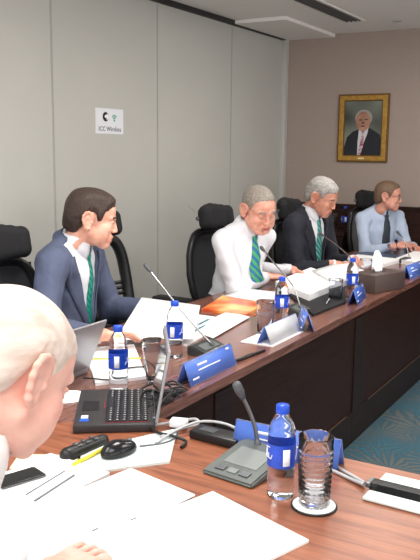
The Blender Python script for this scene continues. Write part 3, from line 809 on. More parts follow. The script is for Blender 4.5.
M_hbrn = mat('dark_brown_hair', (62, 46, 38), 0.6, noise=0.5, scale=150, bump=1.0, stretch=(1, 1, .35))
M_hgry = mat('grey_brown_hair', (158, 148, 138), 0.6, noise=0.45, scale=170, bump=1.0, stretch=(1, 1, .35))
M_hsil = mat('silver_hair', (172, 168, 164), 0.6, noise=0.4, scale=80, bump=0.6, stretch=(1, .4, 1))
M_hlbr = mat('light_brown_hair', (124, 98, 78), 0.6, noise=0.45, scale=170, bump=1.0, stretch=(1, 1, .35))
M_hwht = mat('white_hair', (228, 214, 204), 0.6, rgb2=(204, 186, 174), scale=34, bump=0.9, stretch=(2.2, .35, 1.2), detail=8)

N90 = (0, 0, 1)
person('man in blue-grey suit and green tie seated at left, head turned towards the far end', (-2.165, 2.675, 1.225), 16, 38, 12, 0, 13, dict(
    skin=skinmat('fair_skin', (226, 172, 150), (208, 146, 124)), trousers=M_trou, shirt=M_shw, jacket=M_suitb, tie=tie_mat('green_striped_tie', (0, 104, 92), (20, 150, 128), 14), brow=M_hbrn,
    hair=dict(m=M_hbrn, thick=.012, wave=.006, fr=75, line=[(-.12, -.085), (-.06, -.07), (-.035, -.03), (-.02, .03), (.012, .03), (.025, -.005), (.040, .010), (.05, .045), (.075, .070), (.11, .082)]),
    res=.0034, hs=1.06, jaw=-.003, vw=1.4, tw=.62, right=((-1.845, 2.33, .805), (.62, .78, -.05), (-.2, .3, .9), .35), left=((-2.0, 2.90, .80), (.9, -.1, -.05), (0, .2, 1), .5), seed=3))
person('grey-haired man in a white shirt with blue and green tie, looking down at papers', (-1.965, 3.935, 1.20), -14, -32, 22, 4, 15, dict(
    skin=skinmat('ruddy_skin', (222, 168, 148), (206, 142, 122)), trousers=M_trou, shirt=M_shw, tie=tie_mat('blue_green_tie', (24, 96, 150), (60, 160, 96), 9), closed=1, age=1, jaw=.007, brow=M_hgry,
    hair=dict(m=M_hgry, thick=.004, wave=.001, line=[(-.12, -.075), (-.06, -.06), (-.035, -.02), (-.02, .03), (.012, .03), (.022, .0), (.035, .03), (.045, .060), (.07, .082), (.11, .088)]),
    res=.0038, hs=1.09, right=((-1.97, 4.06, .79), (.5, .86, -.05), (.1, 0, 1), .3), left=((-1.96, 4.42, .785), (.85, -.3, -.1), (.1, .3, 1), .5), belly=.01, seed=5, pole_right=(1.0, .15, -.35)))
person('silver-haired man in a dark suit and teal tie, reading with hands clasped', (-1.975, 4.91, 1.225), -8, 0, 24, 3, 12, dict(
    skin=skinmat('tan_skin', (206, 150, 128), (186, 124, 102)), trousers=M_trou, shirt=M_shw, jacket=M_suitd, tie=tie_mat('teal_tie', (18, 92, 96), (90, 160, 150), 12), closed=1, age=1,
    hair=dict(m=M_hsil, thick=.010, wave=.0045, fr=70, line=[(-.12, -.07), (-.06, -.05), (-.035, -.01), (-.02, .03), (.012, .03), (.022, .0), (.035, .02), (.045, .050), (.07, .066), (.11, .072)]),
    res=.004, hs=1.05, right=((-1.80, 4.80, .785), (.75, .6, -.1), (.2, -.3, 1), .6), left=((-1.76, 5.03, .79), (.5, -.8, -.1), (.2, .2, 1), .7), seed=9))
person('bespectacled man in light blue shirt and dark tie at the far end, writing', (-1.90, 6.17, 1.175), -32, 8, 6, 0, 10, dict(
    skin=skinmat('pinkish_skin', (212, 158, 138), (192, 130, 112)), trousers=M_trou, shirt=M_shb, tie=mat('dark_slate_tie', (44, 56, 62), 0.5, rgb2=(36, 44, 56), scale=90), age=1,
    hair=dict(m=M_hlbr, thick=.009, wave=.003, line=[(-.12, -.09), (-.06, -.08), (-.035, -.05), (-.02, .02), (.012, .02), (.022, -.02), (.035, .02), (.045, .050), (.07, .075), (.11, .085)]),
    res=.0044, hs=1.0, right=((-1.74, 5.93, .80), (.6, .75, .1), (.2, -.6, .8), .7), left=((-1.66, 6.12, .785), (.6, -.7, -.05), (.1, .2, 1), .5), glasses=1, watch='right', seed=11))
person('white-haired man in a white shirt in the foreground, seen from behind, reading papers', (-.808, .80, 1.205), 62, 82, 33, 0, 14, dict(
    skin=skinmat('flushed_skin', (232, 186, 172), (224, 166, 150)), trousers=M_trou, shirt=M_shf, age=0, jaw=.006,
    hair=dict(m=M_hwht, thick=.0035, wave=.0010, fr=130, line=[(-.12, -.075), (-.06, -.060), (-.035, -.025), (-.02, .03), (.012, .034), (.022, .005), (.030, .020), (.040, .042), (.06, .062), (.11, .078)]),
    nose=.2, res=.0026, hs=.99, hres=.003, cres=.007, right=((-.865, .945, .785), (-.08, .95, -.12), (.1, 0, 1), .25), left=((-1.15, .90, .785), (.2, .9, -.1), (0, 0, 1), .3), belly=.02, seed=2))
#ITEMS
# ------------------------------------------------------------------ things on the table
def at(o, x, y, z=T, rz=0): o.location = (x, y, z); o.rotation_euler = (0, 0, rz); return o
def make_bottle(label, x, y, rz=0, h=0.232):
    k = h/0.232
    b = thing('water_bottle', label, 'water bottle', (x, y, T), rz, 'small water bottles with blue caps')
    pr = [(0, .002), (.022, 0), (.031, .004), (.0325, .012), (.031, .018), (.0325, .026), (.0325, .050), (.0305, .056), (.0325, .062), (.0328, .075), (.0322, .078), (.0322, .136), (.0328, .139), (.032, .150), (.030, .156), (.0315, .162), (.028, .176), (.022, .190), (.0155, .200), (.0135, .206), (.0135, .216), (0, .218)]
    obj('bottle_body', lathe(B(), [(r*1.0, z*k) for r, z in pr], 28), M_water, b, True)
    bm = lathe(B(), [(.0334, .080*k), (.0336, .082*k), (.0336, .133*k), (.0334, .135*k)], 28)
    lb = obj('bottle_label', bm, M_label, b, True)
    bm = B()   # white flowing lettering and side panel, both halves of the label
    for a0 in (0.0, PI):
        def q(a, z): return Vector((.0342*math.cos(a0+a), .0342*math.sin(a0+a), z*k))
        for a1, a2, z1, z2 in ((-.55, .45, .104, .100), (-.35, -.35, .104, .119), (-.05, -.05, .100, .121), (.2, .2, .102, .113), (-.55, -.65, .104, .096), (.45, .55, .100, .110), (-.2, .3, .125, .127)):
            tube(bm, [q(a1+(a2-a1)*j/5, z1+(z2-z1)*j/5) for j in range(6)], .0011, 5)
    obj('lettering', bm, M_wht, lb)
    bm = B()
    rows = [[(.0340*math.cos(1.35+.5*j/4), .0340*math.sin(1.35+.5*j/4), (.086+.040*i/2)*k) for j in range(5)] for i in range(3)]
    obj('white_panel', strip(bm, rows, .0006), M_wht, lb)
    obj('cap', lathe(B(), [(.0150, .204*k), (.0155, .206*k), (.0155, .221*k), (.0145, .2235*k), (0, .2245*k)], 24, ripple=.02), M_cap, b, True)
    return b
BL = [('clear water bottle with blue label beside the cut glass tumbler in the foreground', -.700, 1.545, 3.9),
      ('blue-capped water bottle beside the open dark laptop keyboard', -1.505, 1.985, 3.6),
      ('blue-capped water bottle behind the plain glass, in front of the fanned papers', -1.575, 2.44, 3.4),
      ('water bottle standing behind the blank white folded card', -1.47, 3.20, 3.6),
      ('water bottle beside the dark blue name card and brown tissue box', -1.41, 3.99, 3.7)]
b0 = None
for lb, x, y, rz in BL:
    if b0 is None: b0 = make_bottle(lb, x, y, rz)
    else: dup(b0, lb, (x, y, T), rz)
def make_glass(label, x, y, cut=False, h=.165, r=.040, rb=.034):
    g = thing('glass_tumbler', label, 'drinking glass', (x, y, T), 0, None)
    t_ = .0028
    out = [(0, .0), (rb-.003, 0), (rb, .003)]; n = 11 if cut else 3
    for i in range(1, n+1):
        z = .003+(h-.03)*i/n if cut else .003+(h-.006)*i/n; rr = rb+(r-rb)*z/h
        if cut: out += [(rr+.0010, z-.0075), (rr+.0010, z-.003), (rr-.0014, z-.001)]
        else: out.append((rr, z))
    out += [(r, h-.002), (r-.0012, h), (r-t_, h-.002)]
    inn = [(r-t_-.0002, h*.8), (rb-t_+.001, .016), (rb-.008, .012), (0, .012)]
    obj('glass_body', lathe(B(), out+inn, 32 if cut else 28, ripple=.022 if cut else 0), M_cutg if cut else M_glass, g, True)
    if not cut: 
        obj('rim', lathe(B(), [(r-.0015, h-.001), (r-.0005, h+.0006), (r+.0006, h-.0008)], 28), M_glass, g, True)
    return g
g = make_glass('large clear cut glass tumbler on a round white coaster in the foreground', -.611, 1.535, True); g.location.z = T+.006
make_glass('clear glass tumbler between the two water bottles by the open laptop', -1.462, 2.13, False, .150, .042, .026)
make_glass('clear glass tumbler behind the blank white folded card', -1.445, 2.975, False, .150)
g3 = make_glass('clear glass tumbler in front of the dark suited man, left of a water bottle', -1.455, 3.86, False, .12)
dup(g3, 'clear glass tumbler to the left of the tissue box', (-1.58, 4.72, T), 0)
c = thing('coaster', 'round white coaster with a dark rim under the cut glass tumbler', 'coaster', (-.611, 1.535, T))
obj('disc', lathe(B(), [(0, .0058), (.0475, .0058), (.049, .005), (.049, .001), (0, .001)], 40), M_white, c, True)
obj('rim', lathe(B(), [(.049, .0), (.053, .0), (.053, .004), (.049, .0048)], 40), M_black, c, True)
tag(obj('coaster', lathe(B(), [(0, .004), (.062, .004), (.064, .003), (.064, 0), (0, 0)], 32), M_white, None, True), 'plain round white coaster left of the open laptop', 'coaster', loc=(-1.60, 1.84, T))

# ---- name cards
def tent(label, x, y, rz, w, h=.078, d=.055, face=M_tblue, printed=True, both=True, frame_=True):
    n = thing('name_card', label, 'name card', (x, y, T), rz, None)   # ridge along x, front faces -y
    for sg, nm in ((-1, 'front_plate'), (1, 'rear_plate')):
        rows = [[Vector((-w/2+w*j/2, sg*(d/2)*(1-i/2)+sg*.0012, .001+h*i/2)) for j in range(3)] for i in range(3)]
        o = obj(nm, strip(B(), rows, .002), (face if (both or sg < 0) else M_paper2), n)
        if frame_:
            bm = B(); e = [rows[0][0], rows[0][2], rows[2][2], rows[2][0]]
            nv = Vector((0, sg*h, d/2)).normalized()*.0016
            tube(bm, [Vector(v)+nv for v in e], .0016, 5, closed=True); obj('acrylic_edge', bm, M_acr, o)
        if printed and (both or sg < 0):
            bm = B(); nv = Vector((0, sg*h, d/2)).normalized()
            def P(u, v): return Vector((-sg*u*w/2*-1, sg*(d/2)*(1-v), .001+h*v))+nv*.0026
            for u0, u1, v0, tk in ((-.55, -.15, .66, .10), (-.55, .38, .47, .055), (-.85, -.6, .18, .07), (.72, .86, .80, .10)):
                rws = [[P(u0*(-sg)*-1, v0), P(u1*(-sg)*-1, v0)], [P(u0*(-sg)*-1, v0+tk), P(u1*(-sg)*-1, v0+tk)]]
                strip(bm, rws, .0006)
            obj('printing', bm, M_wht, o)
    return n
tent('blue name card in clear acrylic behind the foreground bottle, near inner table edge', -.785, 1.765, .02, .30, .075, .05)
tent('long blue name card in clear acrylic in front of the microphone by the fanned papers', -1.345, 2.305, PI/2, .33, .078, .055)
tent('small blue name card turned end-on beside the blank white folded card', -1.335, 3.165, PI/2+.55, .17, .085, .06)
tent('deep blue name card beside the water bottle and the brown tissue box', -1.355, 3.93, PI/2+.16, .27, .078, .05, M_tblued)
tent('pale blue name card behind the tissue box at the right', -1.33, 4.93, PI/2-.05, .28, .085, .055)
n = thing('name_card', 'blank white folded card standing on its white base beside a bottle', 'name card', (-1.36, 2.945, T))
obj('base_plate', box(B(), (-.03, 0, .002), (.15, .32, .004)), M_paper2, n)
obj('front_plate', strip(B(), [[(.035, -.155, .004), (.035, .155, .004)], [(.006, -.155, .080), (.006, .155, .080)]], .003), mat('pale_grey_card', (186, 188, 192), .5), n)
obj('rear_plate', strip(B(), [[(-.030, -.155, .004), (-.030, .155, .004)], [(.003, -.155, .080), (.003, .155, .080)]], .003), M_tblue, n)

# ---- conference microphones
def mic(label, x, y, rz, neck, bw=.13, bd=.17, m_=M_micd, hr=.010, nr=.0038):
    k = thing('conference_microphone', label, 'microphone', (x, y, T), rz, None)
    bm = B(); prism(bm, [(-bd/2, 0), (bd/2, 0), (bd/2, .034), (bd*.3, .038), (-bd/2+.01, .014), (-bd/2, .010)], -bw/2, bw/2, Matrix(((0, 0, 1, 0), (1, 0, 0, 0), (0, 1, 0, 0), (0, 0, 0, 1))))
    bmesh.ops.recalc_face_normals(bm, faces=bm.faces); bmesh.ops.bevel(bm, geom=list(bm.edges), offset=.004, segments=2, affect='EDGES')
    obj('base', bm, m_, k, True, 35)
    sl = math.atan2(.024, bd*.8-.01)
    bm = B(); box(bm, (0, -.002, .0285), (bw*.66, bd*.42, .003), .001, rot=(sl, 0, 0)); obj('speaker_grille', bm, M_micl if m_ is M_micg else M_micg, k)
    for sx in (-1, 0, 1):
        bm = B(); box(bm, (sx*bw*.24, -bd*.36, .0185), (bw*.18, bd*.10, .004), .001, rot=(sl, 0, 0)); obj('button', bm, M_steel if sx else M_micl, k)
    pts = [Vector(p_) for p_ in neck]
    bm = B(); lathe(bm, [(.0095, .0), (.0095, .008), (.005, .016)], 16, tuple(pts[0]-Vector((0, 0, .002)))); obj('neck_socket', bm, M_steel, k)
    obj('gooseneck', tube(B(), pts, nr, 8, 8), M_steel if m_ is M_micg else M_chrome, k)
    d_ = (pts[-1]-pts[-2]).normalized()
    bm = B(); tube(bm, [pts[-1]-d_*.01, pts[-1]+d_*.004, pts[-1]+d_*.010, pts[-1]+d_*.030, pts[-1]+d_*.038, pts[-1]+d_*.041], [hr*.6, hr*.8, hr, hr, hr*.85, hr*.35], 14); obj('microphone_head', bm, M_grille, k)
    return k
mic('grey desk microphone with short gooseneck beside the foreground bottle', -.835, 1.645, -.12, [(-.025, .075, .036), (-.033, .074, .08), (-.047, .066, .125), (-.062, .052, .168)], .15, .20, M_micg, .0125, .0055)
mic('black desk microphone with long gooseneck behind the long blue name card', -1.50, 2.575, PI/2, [(.01, -.01, .03), (.055, .13, .11), (.10, .28, .215), (.115, .365, .285)], .17, .10)
mic('desk microphone whose gooseneck crosses the tie of the man in the white shirt', -1.50, 3.47, PI/2, [(.0, -.01, .03), (.03, .05, .13), (.11, .18, .21), (.20, .30, .272)], .15, .10)
mic('desk microphone whose gooseneck points at the dark suited man', -1.76, 5.03, PI/2, [(.0, .0, .03), (-.04, .03, .09), (-.17, .08, .18), (-.32, .12, .255)], .14, .09)
mic('desk microphone in front of the bespectacled man', -1.53, 5.53, PI/2, [(.0, -.01, .03), (-.01, .01, .10), (.02, .05, .17), (.05, .09, .20)], .14, .10)

# ---- papers
def sheet(nm, label, cat, pts, m_, th=.0012, z=0, grp=None):
    """flat sheet from its four corners on the table"""
    a, b_, c_, d_ = [Vector((p[0], p[1], p[2] if len(p) > 2 else 0)) for p in pts]; cen = (a+b_+c_+d_)/4
    rows = []
    for i in range(7):
        u = i/6; l = a*(1-u)+d_*u; r_ = b_*(1-u)+c_*u
        rows.append([l*(1-j/6)+r_*(j/6)-Vector((cen.x, cen.y, 0))+Vector((0, 0, th/2+.0015*math.sin(3*u+j)*(1 if th < .002 else 0)+(.0015 if th < .002 else 0))) for j in range(7)])
    o = obj(nm, strip(B(), rows, th), m_, None, True)
    if th > .004: o.data.set_sharp_from_angle(angle=rad(40))
    return tag(o, label, cat, grp, (cen.x, cen.y, T+z))
def rect(cx, cy, w_, d_, a):
    c_, s_ = math.cos(a), math.sin(a)
    return [(cx+x*c_-y*s_, cy+x*s_+y*c_) for x, y in ((-w_/2, -d_/2), (w_/2, -d_/2), (w_/2, d_/2), (-w_/2, d_/2))]
PG = 'loose papers in front of the white-haired man'
sheet('document', 'large white sheet reaching furthest right, in front of the white-haired man', 'paper', rect(-.765, 1.225, .30, .42, -.32), M_white, .006, 0, PG)
sheet('document', 'white sheet beneath the white-haired man\'s hand', 'paper', rect(-.985, 1.165, .38, .34, .06), M_white, .007, .0035, PG)
sheet('document', 'white stack with a curled upper edge in the middle of the foreground papers', 'paper', rect(-1.0, 1.30, .22, .30, -.20), M_white, .004, .0075, PG)
bk = sheet('booklet', 'open white booklet with two dark edge lines under the phone', 'booklet', rect(-1.225, 1.27, .21, .32, -.08), M_white, .010, 0)
bm = B(); 
tube(bm, [(.030, -.05, .0115), (.018, .100, .0115)], .0018, 5); tube(bm, [(.070, -.065, .0115), (.055, .090, .0115)], .0032, 5)
obj('edge_line', bm, M_ink, bk)
sheet('notepad', 'pale green-edged notepad beyond the black phone', 'notepad', rect(-1.30, 1.40, .16, .09, .5), mat('pale_green_paper', (228, 236, 205), .7), .004, 0)
ph = thing('mobile_phone', 'black mobile phone on the booklet at lower left', 'phone', (-1.270, 1.275, T+.0105), 1.25)
obj('body', box(B(), (0, 0, .004), (.115, .06, .008), .003), M_black, ph, True); obj('screen', box(B(), (0, 0, .0084), (.098, .054, .0008)), M_screen, ph); obj('bezel', box(B(), (0, 0, .003), (.117, .062, .002), .001), M_steel, ph)
tag(obj('staple', tube(B(), [(0, 0, 0), (.004, .014, .0)], .0016, 5), M_ink), 'upper small dark staple on the foreground papers', 'staple', loc=(-.915, 1.245, T+.0125))
tag(obj('staple', tube(B(), [(0, 0, 0), (.003, .014, .0)], .0016, 5), M_ink), 'lower small dark staple beside the white-haired man\'s fingertips', 'staple', loc=(-.955, 1.165, T+.0125))
# man in blue suit: held sheet and table papers
hs = sheet('document', 'white paper held up by the man in the blue-grey suit', 'paper', [(-1.85, 2.42, .035), (-1.60, 2.62, .03), (-1.83, 3.06, .07), (-2.03, 2.86, .12)], M_white, .002, 0)
sheet('document', 'white paper lying under the one held by the man in the blue-grey suit', 'paper', rect(-1.80, 2.85, .26, .36, -.1), M_white, .003, 0)
br = sheet('brochure', 'open white brochure with teal charts behind the long gooseneck microphone', 'brochure', [(-1.62, 2.60), (-1.70, 3.14), (-2.02, 3.14), (-1.84, 2.64)], M_paper2, .006, 0)
bm = B(); box(bm, (.03, -.08, .0095), (.012, .15, .001), rot=(0, 0, .15)); box(bm, (.075, -.03, .0095), (.012, .17, .001), rot=(0, 0, .15)); box(bm, (.02, .12, .0095), (.012, .12, .001), rot=(0, 0, .15)); obj('teal_chart', bm, M_teal, br)
bm = B(); 
for i in range(5): box(bm, (-.06+.03*i, .02+.01*i, .0095), (.006, .13, .001), rot=(0, 0, .15))
obj('pale_chart', bm, M_lblue, br)
sheet('document', 'white paper with printed lines between the brochure and the orange booklet', 'paper', [(-1.585, 2.76), (-1.645, 3.22), (-1.80, 3.28), (-1.76, 2.84)], M_white, .003, .006)
def grad_mat():
    M = bpy.data.materials.new('orange_cover_print'); M.use_nodes = True; nt = M.node_tree; b = nt.nodes['Principled BSDF']; b.inputs['Roughness'].default_value = .3
    tc = nt.nodes.new('ShaderNodeTexCoord'); nz = nt.nodes.new('ShaderNodeTexNoise'); nz.inputs['Scale'].default_value = 5; nz.inputs['Detail'].default_value = 2
    cr = nt.nodes.new('ShaderNodeValToRGB'); e = cr.color_ramp.elements
    e[0].position = .32; e[0].color = srgb(190, 50, 36); e[1].position = .68; e[1].color = srgb(250, 214, 130); x = e.new(.5); x.color = srgb(236, 130, 62)
    nt.links.new(tc.outputs['Object'], nz.inputs['Vector']); nt.links.new(nz.outputs['Fac'], cr.inputs[0]); nt.links.new(cr.outputs[0], b.inputs['Base Color'])
    return M
ob = sheet('booklet', 'glossy orange and red covered booklet in front of the man in the white shirt', 'booklet', [(-1.68, 3.25), (-1.75, 3.72), (-2.02, 3.62), (-1.93, 3.24)], grad_mat(), .012, 0)
sheet('document', 'thin white paper on top of the orange booklet by the white sleeve', 'paper', [(-1.74, 3.56), (-1.72, 3.86), (-2.0, 3.86), (-2.0, 3.60)], M_white, .003, .0125)
tag(obj('pencil', tube(B(), [(0, 0, .004), (.02, .15, .004)], .0035, 6), mat('orange_pencil', (210, 96, 50), .5)), 'orange pencil on the table right of the orange booklet', 'pencil', loc=(-1.655, 3.28, T))
# man in white shirt: thick open book on a black folder
sheet('folder', 'black leather folder beneath the thick white papers, with a silver pen', 'folder', [(-1.40, 3.42), (-1.38, 3.82), (-1.60, 4.40), (-1.80, 3.95)], M_blackm, .014, 0)
sheet('document', 'thick stack of white papers in front of the man in the white shirt', 'paper', [(-1.55, 3.72), (-1.55, 4.30), (-1.92, 4.62), (-1.88, 4.0)], M_white, .035, .014)
sheet('document', 'curled white sheet at the right of the thick stack', 'paper', [(-1.56, 4.1, 0), (-1.55, 4.62, .004), (-1.80, 4.95, .01), (-1.84, 4.45, .004)], M_paper2, .004, .050)
pn = thing('pen', 'silver pen lying on the black folder near the table edge', 'pen', (-1.43, 3.66, T+.0165), 0)
obj('barrel', tube(B(), [(0, 0, .004), (-.03, .13, .004)], .005, 8), M_chrome, pn); obj('clip', tube(B(), [(-.02, .085, .010), (-.03, .125, .010)], .0015, 5), M_wht, pn)
pn2 = thing('pen', 'black pen with silver clip on the table in front of the blank white card', 'pen', (-1.335, 2.50, T), 0)
obj('barrel', tube(B(), [(0, 0, .006), (.025, .20, .006)], .006, 8), M_black, pn2); obj('clip', tube(B(), [(.003, .05, .013), (.012, .12, .013)], .0015, 5), M_steel, pn2)
sheet('document', 'white papers in front of the dark suited man\'s hands', 'paper', [(-1.66, 4.86), (-1.58, 5.55), (-1.95, 5.62), (-1.92, 5.0)], M_white, .022, 0)
sheet('folder', 'slim grey-blue folder in front of the man in the light blue shirt', 'folder', [(-1.75, 5.56), (-1.62, 5.75), (-1.93, 6.1), (-2.04, 5.75)], mat('slate_folder', (70, 82, 104), .6), .008, 0)
sheet('document', 'white papers at the far right beside the last microphone', 'paper', [(-1.40, 5.35), (-1.36, 5.95), (-1.62, 6.1), (-1.62, 5.5)], M_white, .03, 0)
sheet('document', 'small orange edged paper between the bottle and the tissue box', 'paper', [(-1.45, 4.36), (-1.45, 4.56), (-1.64, 4.60), (-1.64, 4.38)], mat('salmon_paper', (226, 140, 100), .6), .003, 0)
wm = thing('mug', 'white paper cup at the right edge beyond the papers', 'cup', (-1.42, 5.98, T+.031))
obj('cup_body', lathe(B(), [(0, 0), (.028, 0), (.038, .09), (.036, .09), (.027, .006), (0, .006)], 24), M_white, wm, True)

# ---- tissue box
tb = thing('tissue_box', 'brown leather tissue box with a white tissue standing out', 'tissue box', (-1.375, 4.35, T), PI/2-.30)
bm = B(); box(bm, (0, 0, .0525), (.30, .17, .105), .006); obj('box_body', bm, M_leather, tb, True, 40)
bm = B(); prism(bm, ov(0, 0, .07, .02), .1052, .1062); obj('slot', bm, M_black, tb)
rows = []
for i in range(9):
    v_ = i/8; wd = .040*math.sin(PI*(.12+.86*v_))**.7+.002
    rows.append([(wd*(j/4-1), .007*math.sin(j*1.2+v_*2)+.02*v_, .098+.130*v_) for j in range(9)])
obj('tissue', strip(B(), rows, .002), M_white, tb, True)

# ---- open dark laptop
lp = thing('laptop', 'open black laptop with its keyboard facing left beside a computer mouse', 'laptop', (-1.377, 1.80, T), 0)
# local axes: x = width (towards far), y = depth from front edge to hinge
ux, uy = Vector((-.583, .812, 0)), Vector((.812, .583, 0))
lp.matrix_world = Matrix(((uy.y*0+.583*-1, .812, 0, -1.375), (.812, .583, 0, 1.798), (0, 0, 1, T), (0, 0, 0, 1)))
lp.matrix_world = Matrix(((.583, .812, 0, -1.375), (-.812, .583, 0, 1.798), (0, 0, 1, T), (0, 0, 0, 1)))   # x towards camera side, y towards hinge
LW, LD = .335, .235
obj('base', box(B(), (0, 0, .013), (LW, LD, .024), .004), M_lapd, lp, True, 40)
kb = obj('keyboard_tray', box(B(), (0, .035, .0258), (.300, .125, .0012)), M_black, lp)
bm = B(); lg = B()
for r_ in range(6):
    n_ = 15 if r_ else 16
    for c_ in range(n_):
        wk = .296/n_; x = -.148+wk*(c_+.5); y = .088-.0205*r_
        if r_ == 5 and 4 <= c_ <= 8:
            if c_ == 6: box(bm, (x, y, .0280), (wk*5-.003, .016, .003), .0008, seg=1)
            continue
        box(bm, (x, y, .0280), (wk-.0035, .016, .003), .0008, seg=1); box(lg, (x-.002, y+.002, .0297), (.0045, .0045, .0004))
obj('keys', bm, M_key, kb)['kind'] = 'stuff'
obj('key_legends', lg, M_keyl, kb)['kind'] = 'stuff'
bm = B(); box(bm, (0, -.034, .0263), (.06, .0025, .0012)); box(bm, (-.150, .035, .0262), (.0015, .125, .0012)); box(bm, (.150, .035, .0262), (.0015, .125, .0012)); obj('red_accent', bm, mat('red_accent', (150, 40, 50), .5), lp)
obj('touchpad', box(B(), (0, -.075, .0256), (.085, .050, .0012), .0), M_black, lp)
obj('blue_sticker', box(B(), (.125, -.088, .0256), (.022, .026, .001)), mat('sticker_blue', (40, 92, 190), .4), lp); obj('white_sticker', box(B(), (.098, -.088, .0256), (.024, .020, .001)), M_wht, lp)
# lid, opened about a hundred degrees
bm = B(); R_ = Matrix.Translation((0, LD/2-.002, .022)) @ Matrix.Rotation(rad(-10), 4, 'X')
box(bm, (0, .004, .112), (LW, .009, .215), .003)
for v_ in bm.verts: v_.co = R_ @ v_.co
ld = obj('lid', bm, M_laps, lp, True, 40)
bm = B(); box(bm, (0, -.0012, .114), (LW-.022, .0012, .185)); 
for v_ in bm.verts: v_.co = R_ @ v_.co
obj('screen', bm, M_screen, ld)
for sx in (-.11, .11): obj('hinge', tube(B(), [(sx-.02, LD/2-.003, .022), (sx+.02, LD/2-.003, .022)], .007, 10), M_steel, lp)
# ---- silver laptop, seen from behind its lid
l2 = thing('laptop', 'silver laptop seen from behind its raised lid, next to the white-haired head', 'laptop', (-1.835, 1.925, T), PI/2+.02)  # hinge toward +x world
obj('base', box(B(), (0, 0, .011), (.33, .23, .02), .004), M_laps, l2, True, 40)
bm = B(); R_ = Matrix.Translation((0, -.113, .02)) @ Matrix.Rotation(rad(24), 4, 'X'); box(bm, (0, -.004, .105), (.33, .008, .205), .003)
for v_ in bm.verts: v_.co = R_ @ v_.co
ld = obj('lid', bm, M_laps, l2, True, 40)
bm = B(); box(bm, (0, .0012, .106), (.31, .0012, .18))
for v_ in bm.verts: v_.co = R_ @ v_.co
obj('screen', bm, M_screen, ld); obj('keyboard_tray', box(B(), (0, -.02, .0213), (.29, .11, .001)), M_key, l2)
nb = sheet('notebook', 'white notebook with a yellow-green band between the silver laptop and bottle', 'notebook', [(-1.60, 1.98), (-1.50, 2.14), (-1.80, 2.48), (-1.93, 2.32)], M_white, .012, 0)
bm = B(); tube(bm, [(-.035, -.135, .0185-.004), (-.0, .0, .0155), (.062, .012, .0145)], .004, 6, 4); obj('elastic_band', strip(B(), [[(-.085, -.03, .0130), (.065, .08, .0130)], [(-.098, -.015, .0130), (.053, .095, .0130)]], .002), mat('yellow_green_band', (196, 196, 60), .5), nb)
bm.free()

# ---- tray, mouse, remote
sheet('mouse_mat', 'thin pale white mat under the computer mouse', 'mouse mat', [(-1.172, 1.385), (-1.025, 1.565), (-1.135, 1.775), (-1.265, 1.50)], M_trayw, .007, 0)
C = Clay((-.05, -.075, -.01), (.05, .075, .055), .003)
C.ell((0, 0, .008), (.031, .056, .026), .01); C.ell((0, -.012, .012), (.028, .036, .026), .01); C.F = np.maximum(C.F, -(C.grid()[2]-0*C.F)).astype(np.float32)
V, Q = C.net(); ms = link('computer_mouse', mesh_np('computer_mouse', [(V, Q, 0)]), mat('glossy_black_plastic', (24, 24, 28), .2))
ms = thing('computer_mouse', 'glossy black computer mouse on the pale mat', 'computer mouse', (-1.170, 1.545, T+.0105), .25) if False else ms
tag(ms, 'glossy black computer mouse on the pale mat', 'computer mouse', loc=(-1.165, 1.535, T+.008), rz=-.25)
obj('scroll_wheel', tube(B(), [(-.004, .035, .026), (.004, .035, .026)], .007, 12), M_steel, ms)
rm = thing('remote_control', 'black handheld remote with grey buttons between mouse and laptop', 'remote control', (-1.257, 1.51, T), -.10)
C = Clay((-.04, -.1, -.01), (.04, .1, .05), .004); C.cap((0, -.065, .012), (0, .065, .012), .022, .018, .01); C.F = np.maximum(C.F, -(C.grid()[2]-0*C.F)).astype(np.float32)
V, Q = C.net(); link('body', mesh_np('body', [(V, Q, 0)]), M_black, rm)
for i in range(3):
    for j in (-1, 1): obj('button', box(B(), (j*.008, -.03+.03*i, .0315), (.010, .014, .004), .0015), M_steel, rm)
tag(obj('pencil', tube(B(), [(0, 0, .0125), (.0, .15, .0125)], .005, 6), mat('yellow_pencil', (226, 206, 60), .45)), 'yellow pencil lying beside the black remote', 'pencil', loc=(-1.212, 1.405, T))

# ---- power box, cables, adapter
pb = thing('power_adapter', 'flat black power adapter behind the grey desk microphone', 'power adapter', (-.995, 1.765, T), -.05)
obj('body', box(B(), (0, 0, .014), (.155, .065, .026), .006), M_black, pb, True, 40); obj('label_plate', box(B(), (-.03, -.0, .0275), (.05, .03, .0008)), M_steel, pb)
def cable(label, pts, r, m_, z=.004, grp=None, n=8):
    P0 = Vector((pts[0][0], pts[0][1], 0))
    return tag(obj('cable', tube(B(), [Vector((p[0], p[1], p[2] if len(p) > 2 else z))-P0 for p in pts], r, 7, n), m_), label, 'cable', grp, (P0.x, P0.y, T))
cable('long grey cable arching from the mouse mat past the power adapter to the name card', [(-1.12, 1.64, .010), (-1.11, 1.72, .02), (-1.07, 1.79, .034), (-.99, 1.80, .040), (-.92, 1.80, .02), (-.86, 1.805, .006)], .004, M_cable)
cable('pale grey cable looping from the laptop hinge over the mat', [(-1.20, 1.745, .012), (-1.155, 1.80, .014), (-1.11, 1.83, .022), (-1.09, 1.81, .016), (-1.12, 1.75, .012), (-1.13, 1.68, .012)], .0045, M_cable)
cable('upper grey cable running from the name card to the black control strip', [(-.72, 1.81, .012), (-.68, 1.79, .005), (-.62, 1.75, .004), (-.545, 1.695, .010)], .0045, M_cable)
cable('lower grey cable running to the black control strip', [(-.70, 1.74, .005), (-.66, 1.74, .005), (-.60, 1.715, .005), (-.545, 1.685, .010)], .0045, M_cable)
rs = random.Random(4)
